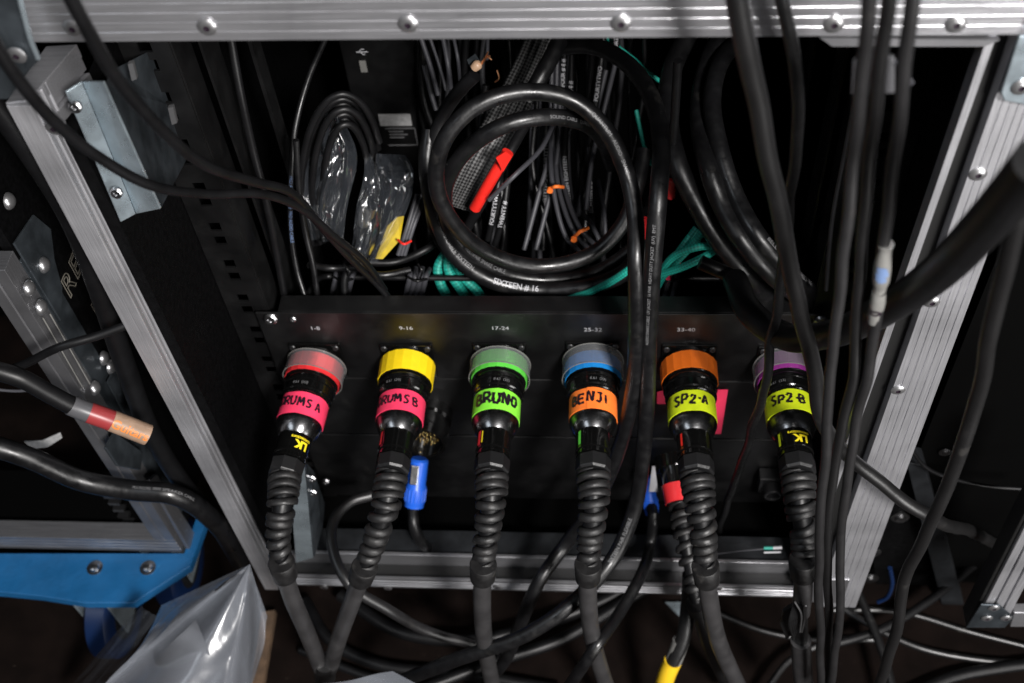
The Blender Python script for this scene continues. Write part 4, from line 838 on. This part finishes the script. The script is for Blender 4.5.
path_text(pix([(884, 254, -.10), (882, 270, -.10), (880, 284, -.10)], 6), r_*1.42, '#||#', .0065, M['bluep'], s0, .5, True, 0, bold=.0006)
path_text(pix([(879, 292, -.10), (877, 306, -.10), (874, 321, -.10)], 6), r_*1.28, '0', .009, M['ink'], s1, .55, True, 0, bold=.0003)
cp_ = empty('tape_clip', P(868, 78, y=-.09)); tag(cp_, 'grey tape clip holding the hanging cables together near the top rail', 'clip')
a = [P(853, 62, y=-.085), P(895, 58, y=-.085), P(895, 94, y=-.085), P(851, 96, y=-.085)]; m = MB(); m.prism(a, (0, .003, 0)); m.build('tape', M['slvg'], cp_, bevel=.001)
m = MB(); m.tube(pix([(896, 62, -.085), (905, 74, -.08), (912, 84, -.085)], 6), .0013, 8); m.build('tail', M['greyc'], cp_, smooth=50)
cable('hanging_cable', 'blurred dark grey cable winding down at the right edge', 'cable', [(1045, 120, -.15), (1024, 195, -.15), (1006, 265, -.14), (990, 330, -.13), (978, 395, -.12), (957, 460, -.12), (932, 520, -.12), (905, 580, -.12), (896, 630, -.125), (876, 700, -.13)], 15, M['rubd'], RG, wob=.0016)
cable('hanging_cable', 'thin dark cable deep behind the grey tape clip', 'cable', [(862, 60, .10), (845, 150, .09), (832, 220, .08), (826, 290, .07)], 5, M['pvcm'], RG, seg=10)

# cable with yellow sleeve under the SP2-A connector
o, p_, r_ = cable('sleeved_cable', 'dark cable with clear and yellow sleeve at the bottom below SP2-A', 'cable', [(690, 575, -.02), (688, 605, -.03), (684, 635, -.05), (670, 668, -.07), (655, 700, -.08)], 15, M['rubd'])
sleeve(o, [(681, 641, -.053), (677, 652, -.06), (673, 662, -.066)], r_*1.15, M['slv']); sleeve(o, [(673, 661, -.066), (668, 672, -.071), (662, 690, -.077)], r_*1.22, M['slvy'])
# loose wire inside low right
lw_ = empty('loose_wire', P(700, 552, y=.03)); tag(lw_, 'thin loose wire with green and white tip above the bottom rail', 'wire')
m = MB(); m.tube(pix([(716, 554, .02), (740, 551, .02), (764, 549, .02)], 6), .0007, 6); m.build('wire', M['greyc'], lw_)
m = MB(); m.tube(pix([(764, 548, .02), (773, 548, .02)], 3), .0016, 6); m.build('green_tip', M['teal'], lw_)
m = MB(); m.tube(pix([(773, 548, .02), (782, 547.5, .02)], 3), .0016, 6); m.tube(pix([(764, 552.5, .02), (781, 552, .02)], 3), .0009, 6); m.build('white_tip', M['white'], lw_)
m = MB(); m.plate([P(665, 602, z=-.16), P(684, 602, z=-.16), P(681, 618, z=-.16)], .002); tag(m.build('paper_scrap', M['galv']), 'small pale triangular scrap on the floor behind the yellow sleeved cable', 'scrap')

# ------------------------------------------------------------ floor cables
def fl(pts, w, mt, label, dz=0.0):
    q = [P(a, b, z=-.165+w*.0006+dz) for a, b in pts]; dm = depth(q[len(q)//2])
    m = MB(); m.tube(spline(q, 10), w/2*dm/FPX, 12); return tag(m.build('floor_cable', mt, smooth=50), label, 'cable', 'cables on the floor')
fl([(305, 600), (330, 640), (380, 665), (470, 675), (560, 690)], 12, M['pvcm'], 'black floor cable curving below the two drum connectors')
fl([(340, 595), (400, 632), (470, 640), (530, 628), (600, 602), (650, 575)], 13, M['pvcm'], 'black floor cable arching behind the BRUNO cable', .012)
fl([(300, 650), (380, 680), (450, 690)], 9, M['pvcm'], 'thin black floor cable at the bottom left of the case')
fl([(420, 690), (500, 660), (560, 640), (640, 592), (700, 560)], 12, M['pvcm'], 'black floor cable rising to the right behind the BENJI cable', .02)
fl([(715, 612), (760, 630), (800, 638), (880, 640)], 6, M['rubd'], 'thin grey floor cable right of the SP2-A cable')
fl([(830, 610), (900, 612), (970, 632), (1040, 650)], 6, M['rubd'], 'upper thin grey floor cable at the lower right')
fl([(830, 600), (870, 625), (920, 648), (980, 660), (1040, 664)], 7, M['rubd'], 'light grey floor cable at the lower right')
fl([(900, 700), (950, 678), (1000, 668), (1050, 662)], 12, M['pvcm'], 'thick black floor cable in the lower right corner')
fl([(830, 645), (880, 630), (930, 600), (980, 560), (1030, 520)], 9, M['pvcm'], 'black floor cable climbing to the right', .03)
fl([(845, 565), (870, 620), (885, 660), (895, 700)], 9, M['rubd'], 'grey floor cable emerging under the right upright', .04)
fl([(760, 700), (790, 660), (830, 640)], 7, M['rubd'], 'short grey floor cable left of the hanging cables', .02)

# ------------------------------------------------------------ neighbouring case on the left
lc = empty('side_case', P(180, 550, y=.03)); tag(lc, 'black flight case at left with outlined lettering, standing on a blue dolly board', 'flight case')
XB = P(182, 552, y=.03); X0 = XB.x; Z0 = XB.z
m = MB(); m.box((X0-.010, .052, Z0+.002), (X0-.001, .62, .72)); m.build('side_panel', M['lam'], lc)
m = MB(); extrude_profile(m, (X0-.022, .03, Z0+.026), (X0-.022, .03, P(4, 272, x=X0).z), ribbed(0, .022, 2, .001, -.020), (1, 0, 0), (0, -1, 0)); m.build('corner_post', M['alu_dull'], lc, bevel=.0006)
m = MB(); extrude_profile(m, (X0, .0505, Z0+.026), (X0, .0505, P(20, 262, x=X0).z), [(0, 0), (.025, 0), (.025, -.0035), (0, -.0035)], (0, 1, 0), (1, 0, 0)); m.build('side_edging', M['galv_dark'], lc, bevel=.0004)
m = MB(); extrude_profile(m, (X0-.8, .03, Z0), (X0-.0, .03, Z0), ribbed(0, .0255, 4, .0012, -.02), (0, 0, 1), (0, -1, 0)); m.build('bottom_rail', M['alu_dull'], lc, bevel=.0004)
m = MB(); m.box((X0-.8, .0505, Z0+.004), (X0-.0225, .12, Z0+.012)); m.build('inner_sill', M['dark'], lc)
m = MB(); m.box((X0-.8, .35, Z0), (X0-.03, .36, .72)); m.build('inner_panel', M['dark'], lc)
m = MB(); pcs = [(.048, 262), (.05, 320)]
yy0, yy1 = .028, .11
zt = P(30, 262, x=X0).z; zb = P(43, 320, x=X0).z
m.prism([(X0+.0008, .052, zb-.02), (X0+.0008, .075, zb-.005), (X0+.0008, .085, zb+.02), (X0+.0008, .10, zt-.005), (X0+.0008, .09, zt+.022), (X0+.0008, .052, zt+.03)], (.002, 0, 0)); m.build('corner_plate', M['galv_dark'], lc, bevel=.0006)
cb_ = MB(); cb_.lathe((0,0,0), (1,0,0), [(0, .0068), (.001, .0068), (.003, .0055), (.0048, .0030), (.0052, 0)], 18, cap=False)
dome = cb_.build('dome_rivet', M['steel'], lc, smooth=60, raw=True); dome.location = P(43, 265, x=X0+.003)-ORG[lc.name]
for (a, b) in [(28, 288), (40, 307), (8, 201), (103, 358), (94, 388), (113, 352), (176, 519), (182, 530), (110, 367)]: dup(dome, P(a, b, x=X0+.003), lc)
for (a, b, c, d) in [(43, 318, 83, 388), (50, 314, 90, 384)]:
    m = MB(); m.tube([P(a, b, x=X0+.0022), P(c, d, x=X0+.0022)], .0006, 6); m.build('pinstripe', M['slv'], lc)
# outlined letters on the side
def outline_letters(s, px, py, size, parent):
    cu = bpy.data.curves.new('t', 'FONT'); cu.body = s; cu.size = size; cu.fill_mode = 'NONE'; cu.bevel_depth = .0004; cu.resolution_u = 4; cu.space_character = 1.15
    to = bpy.data.objects.new('t', cu); me = bpy.data.meshes.new_from_object(to)
    base = P(px, py, x=X0+.0002); m = MB(); m.add([base+Vector((v.co.z, v.co.x*1.0, v.co.y)) for v in me.vertices], [tuple(p.vertices) for p in me.polygons])
    bpy.data.objects.remove(to); return m.build('outlined_lettering', M['letters'], parent)
outline_letters('RE', 70, 300, .031, lc); outline_letters('PR', 99, 322, .031, lc)
# butterfly latch
m = MB(); c = P(122, 385, x=X0+.004); m.prism([c+Vector((0, -.02, -.025)), c+Vector((0, .02, -.02)), c+Vector((0, .022, .02)), c+Vector((0, -.018, .03))], (.002, 0, 0)); m.build('latch_plate', M['galv_dark'], lc, bevel=.001)
m = MB(); m.tube([c+Vector((.008, .012*math.cos(a), .017*math.sin(a))) for a in np.linspace(0, 5.5, 24)], .0018, 8); m.tube([c+Vector((.006, -.01, -.01)), c+Vector((.010, .01, .012))], .0035, 10); m.build('latch_ring', M['steel'], lc, smooth=60)
m = MB(); c2_ = P(128, 455, x=X0+.01); m.prism([P(103, 448, x=X0+.01), P(112, 432, x=X0+.01), P(140, 452, x=X0+.01), P(138, 470, x=X0+.01), P(115, 466, x=X0+.01)], (.003, 0, 0)); m.build('latch_plate', M['galv_dark'], lc, bevel=.001)
m = MB(); m.prism([P(146, 480, x=X0+.004), P(153, 474, x=X0+.004), P(193, 536, x=X0+.004), P(186, 549, x=X0+.004)], (.004, 0, 0)); m.build('lower_edging', M['alu_dull'], lc, bevel=.0006)
for k in range(9):
    a, b = 106+k*4.6, 487+k*6.6; m = MB(); c = P(a, b, y=.06); m.box((c.x-.006, .055, c.z-.0022), (c.x+.006, .062, c.z+.0022)); m.build('slot_bar', M['nut'], lc)
# blue dolly
do = empty('dolly', P(95, 590, z=-.05)); tag(do, 'blue painted dolly board on castors under the left case', 'dolly')
ZB = Z0-.0004
poly = [P(-80, 553.2, z=ZB), P(184, 553.2, z=ZB), P(197, 515, z=ZB), P(207, 518, z=ZB), P(190, 566, z=ZB), P(133, 603, z=ZB), P(84, 603, z=ZB), P(40, 596, z=ZB), P(0, 592, z=ZB), P(-80, 589, z=ZB)]
m = MB(); m.prism(poly, (0, 0, -.012)); m.build('board', M['bluewood'], do, bevel=.0008)
for (a, b) in [(95, 568), (148, 568)]:
    c = P(a, b, z=ZB); m = MB(); m.lathe(c+Vector((0, 0, .0002)), (0, 0, 1), [(0, .0085), (.0008, .0085), (.0012, .0060), (.0042, .0048), (.0052, .0025), (.0052, 0)], 20, cap=False); m.build('bolt', M['bolt'], do, smooth=40)
def castor(px, py):
    c = P(px, py, z=-.105); r = .05
    m = MB(); m.lathe(c+Vector((-.014, 0, 0)), (1, 0, 0), [(0, .030), (0, .045), (.004, r), (.024, r), (.028, .045), (.028, .030)], 40); wh = m.build('wheel', M['bluewheel'], do, smooth=40)
    m = MB(); m.lathe(c+Vector((-.0145, 0, 0)), (1, 0, 0), [(0, .029), (.029, .029)], 30); m.build('hub', M['nut'], wh, smooth=40)
    m = MB()
    for s in (-1, 1): m.box((c.x+s*.018-.001, c.y-.02, c.z-.01), (c.x+s*.018+.001, c.y+.02, ZB-.0165))
    m.box((c.x-.022, c.y-.02, ZB-.016), (c.x+.022, c.y+.02, ZB-.0125)); m.build('fork', M['galv'], do, bevel=.0005)
castor(114, 612)
castor(178, 562)
# cables on the left
o, p_, r_ = cable('tagged_cable', 'thick black cable at the left wearing grey, red and beige sleeves', 'cable', [(-25, 365, -.02), (20, 378, -.02), (50, 394, -.02), (75, 407, -.02), (110, 420, -.02), (148, 435, -.02)], 19, M['pvcm'], sub=24)
sleeve(o, [(70, 405.5, -.02), (80, 410, -.02), (90, 413, -.02)], r_*1.10, M['slvg'], path=p_); sleeve(o, [(89, 413, -.02), (100, 417, -.02), (112, 422, -.02)], r_*1.14, M['slvr'], path=p_)
s0 = sleeve(o, [(111, 421, -.02), (130, 429, -.02), (151, 437, -.02)], r_*1.18, M['slvb'], path=p_)
path_text(on_path(p_, [(111, 421, -.02), (151, 437, -.02)]), r_*1.20, 'Guitars', .0105, M['rust'], s0, .48, False, -.25, bold=.0003)
LG = 'black cables beside the left case'
o, p_, r_ = cable('side_cable', 'thick black cable with faint print crossing the lower left above the dolly', 'cable', [(-25, 440, .0), (30, 458, .0), (80, 480, .0), (130, 490, .0), (175, 495, .0), (215, 522, .01), (240, 560, .02)], 21, M['pvc'], LG)
path_text(p_, r_, 'MULTICORE 2000 SPEAKER CABLE', .0034, M['pale'], o, .48, False, .3)
cable('side_cable', 'thin black cable rising right across the left case post', 'cable', [(-20, 378, -.01), (20, 366, -.01), (60, 347, -.01), (100, 335, .0), (135, 322, .01)], 9, M['pvcm'], LG)
cable('side_cable', 'thick dark cable running down beside the left upright', 'cable', [(-10, 95, .03), (30, 150, .03), (70, 215, .03), (100, 290, .03), (125, 365, .03), (150, 430, .03), (180, 480, .03), (225, 535, .03)], 22, M['pvcm'], LG)
cable('side_cable', 'thin pale cable showing faintly on the left edge below the tagged one', 'cable', [(-10, 389, .02), (15, 391, .02), (32, 390, .02)], 3, M['greyc'], LG)
m = MB(); m.plate([P(24, 442, y=.05), P(42, 441, y=.05), P(60, 433, y=.05), P(62, 438, y=.05), P(48, 447, y=.05), P(33, 449, y=.05)], .001); tag(m.build('white_strap', M['paper']), 'white curved strap end inside the left case', 'strap')

# ------------------------------------------------------------ right side background
rc = empty('right_case', P(965, 625, y=-.03)); tag(rc, 'silver edged black case cut off at the lower right edge', 'flight case')
q0 = P(968, 626, y=-.03); q1 = P(1040, 486, y=-.03)
m = MB(); ax = (q1-q0).normalized(); 
m.prism([P(966, 627, y=-.03), P(974, 627, y=-.03), P(1060, 463, y=-.03), P(1052, 459, y=-.03)], (0, .02, 0)); m.build('corner_edge', M['blackgap'], rc, bevel=.001)
m = MB()
for k in range(3): m.prism([P(973+k*11, 627, y=-.034), P(982+k*11, 627, y=-.034), P(1068+k*11, 461, y=-.034), P(1059+k*11, 461, y=-.034)], (0, .012, 0))
m.build('ribbed_post', M['alu_v'], rc, bevel=.0008)
m = MB(); m.prism([P(966, 628, y=-.038), P(1005, 628, y=-.038), P(1014, 618, y=-.038), P(1000, 606, y=-.038), P(981, 605, y=-.038)], (0, .002, 0)); m.build('corner_plate', M['galv_dark'], rc, bevel=.0008)
for (a, b) in [(987, 618), (994, 608), (1006, 618)]: o = dup(rv, P(a, b, y=-.0385), rc); o.name = 'rivet'; 
m = MB(); m.prism([P(1014, 613, y=-.034), P(1080, 613, y=-.034), P(1080, 627, y=-.034), P(1010, 627, y=-.034)], (0, .01, 0)); m.build('bottom_edge', M['alu'], rc, bevel=.0008)
gp_ = empty('case_stack', P(930, 600, y=.10)); tag(gp_, 'dim black case with dark grey post behind the right upright', 'flight case')
m = MB(); a = P(950, 628, y=.06); m.box((P(862, 600, y=.08).x, .085, -.165), (a.x+.6, .5, .80)); m.build('body', M['dark'], gp_)
m = MB(); m.prism([P(906, 462, y=.06), P(925, 466, y=.06), P(966, 612, y=.06), P(946, 622, y=.06)], (0, .02, 0)); m.build('grey_post', M['caseface'], gp_, bevel=.001)
m = MB(); m.prism([P(862, 475, y=.083), P(910, 470, y=.083), P(938, 620, y=.083), P(880, 612, y=.083)], (0, .0015, 0)); m.build('wooden_board', M['lam'], gp_)
for i, (a, b) in enumerate([(900, 517), (872, 552), (870, 578), (939, 603), (958, 531), (912, 457), (945, 452)]):
    c = P(a, b, y=.0825); m = MB(); m.lathe(c, (0, -1, 0), [(0, .0095), (.001, .0095), (.0014, .0060), (.004, .0050), (.004, 0)], 18, cap=False); o = m.build('washer_bolt', M['bolt'], gp_, smooth=40)
    if i > 3: o.scale = (.6, .6, .6); o.location = (c-ORG[gp_.name])*(1-.6)
cable('blue_ring', 'small curved blue plastic piece behind the right hanging cables', 'blue piece', [(890, 568, .03), (892, 585, .03), (886, 598, .03), (878, 602, .03)], 4.5, M['bluewheel'], seg=8)
cable('faint_cable', 'faint thin cable in the dark gap right of the upright', 'cable', [(905, 440, .04), (930, 470, .04), (980, 485, .04), (1040, 490, .04)], 4, M['pvcm'], seg=8)

# ------------------------------------------------------------ plastic bags and wood strip at the bottom
m = MB(); m.plate([P(262, 612, z=-.15), P(275, 610, z=-.15), P(262, 690, z=-.15), P(250, 690, z=-.15)], .01); tag(m.build('wood_strip', M['wood']), 'thin raw wooden strip on the floor right of the milky bag', 'wood strip')
def fan_bag():
    apex = P(250, 564, y=-.045); t = MB(); vs = []; nu, nv = 60, 30
    edge = spline([P(160, 606, y=-.05), P(148, 640, y=-.09), P(105, 690, y=-.13), P(170, 705, y=-.16), P(220, 705, y=-.16), P(250, 690, y=-.13), P(262, 655, y=-.09), P(268, 616, y=-.06)], 12)
    for j in range(nv+1):
        for i in range(nu+1):
            s = i/nu; q = s*(len(edge)-1); k = min(int(q), len(edge)-2); e_ = edge[k].lerp(edge[k+1], q-k); t_ = j/nv
            p = apex.lerp(e_, t_**.9)
            rid = math.sin(s*21+noise.noise(Vector((s*3, .5+t_*.3, 1)))*5)*.9+noise.noise(Vector((s*7, t_*.6, 2)))*1.2
            cr = 1-abs(noise.noise(Vector((s*2.2+t_*1.2, t_*1.6-s, 5))))*2.2
            p = p+Vector((0, -.6, .8))*(.010*rid*(t_**.6)*(1.1-t_*.5)+.012*cr*t_*(1-abs(2*s-1)**3))
            vs.append(p)
    t.add(vs, [(j*(nu+1)+i, j*(nu+1)+i+1, (j+1)*(nu+1)+i+1, (j+1)*(nu+1)+i) for j in range(nv) for i in range(nu)])
    o = t.build('plastic_bag', M['bag'], smooth=28); return tag(o, 'large milky plastic bag gathered to a point beside the left upright', 'plastic bag')
fan_bag()
def flap(label, pts, y0, y1):
    P3 = [P(a, b, y=c) for a, b, c in pts]; m = MB(); n = 14; vs = []
    for j in range(n+1):
        for i in range(n+1):
            s_, t_ = i/n, j/n; p = (P3[0].lerp(P3[1], s_)).lerp(P3[3].lerp(P3[2], s_), t_)
            vs.append(p+Vector((0, -.6, .8))*.006*(math.sin(s_*5+t_*2)+noise.noise(p*30)))
    m.add(vs, [(j*(n+1)+i, j*(n+1)+i+1, (j+1)*(n+1)+i+1, (j+1)*(n+1)+i) for j in range(n) for i in range(n)])
    return tag(m.build('plastic_bag', M['bag'], smooth=40), label, 'plastic bag')
flap('upper left folded wing of the milky plastic film beside the blue dolly', [(249, 568, -.055), (214, 585, -.055), (165, 612, -.06), (186, 614, -.07)], 0, 0)
flap('front folded sheet of the milky plastic film at the bottom edge', [(156, 661, -.12), (192, 622, -.13), (226, 690, -.12), (175, 705, -.12)], 0, 0)
bag('plastic_bag', 'long narrow sheet of clear film on the floor below the blue dolly', ([(142, 606, -.06), (110, 640, -.08), (60, 700, -.1)], [(158, 616, -.07), (130, 655, -.1), (86, 705, -.12)]), 0, M['cello'], .003, seed=12, folds=1.5)
flap('edge of a milky plastic bag at the bottom below the drum cables', [(322, 684, -.12), (392, 672, -.12), (428, 688, -.13), (330, 705, -.14)], 0, 0)
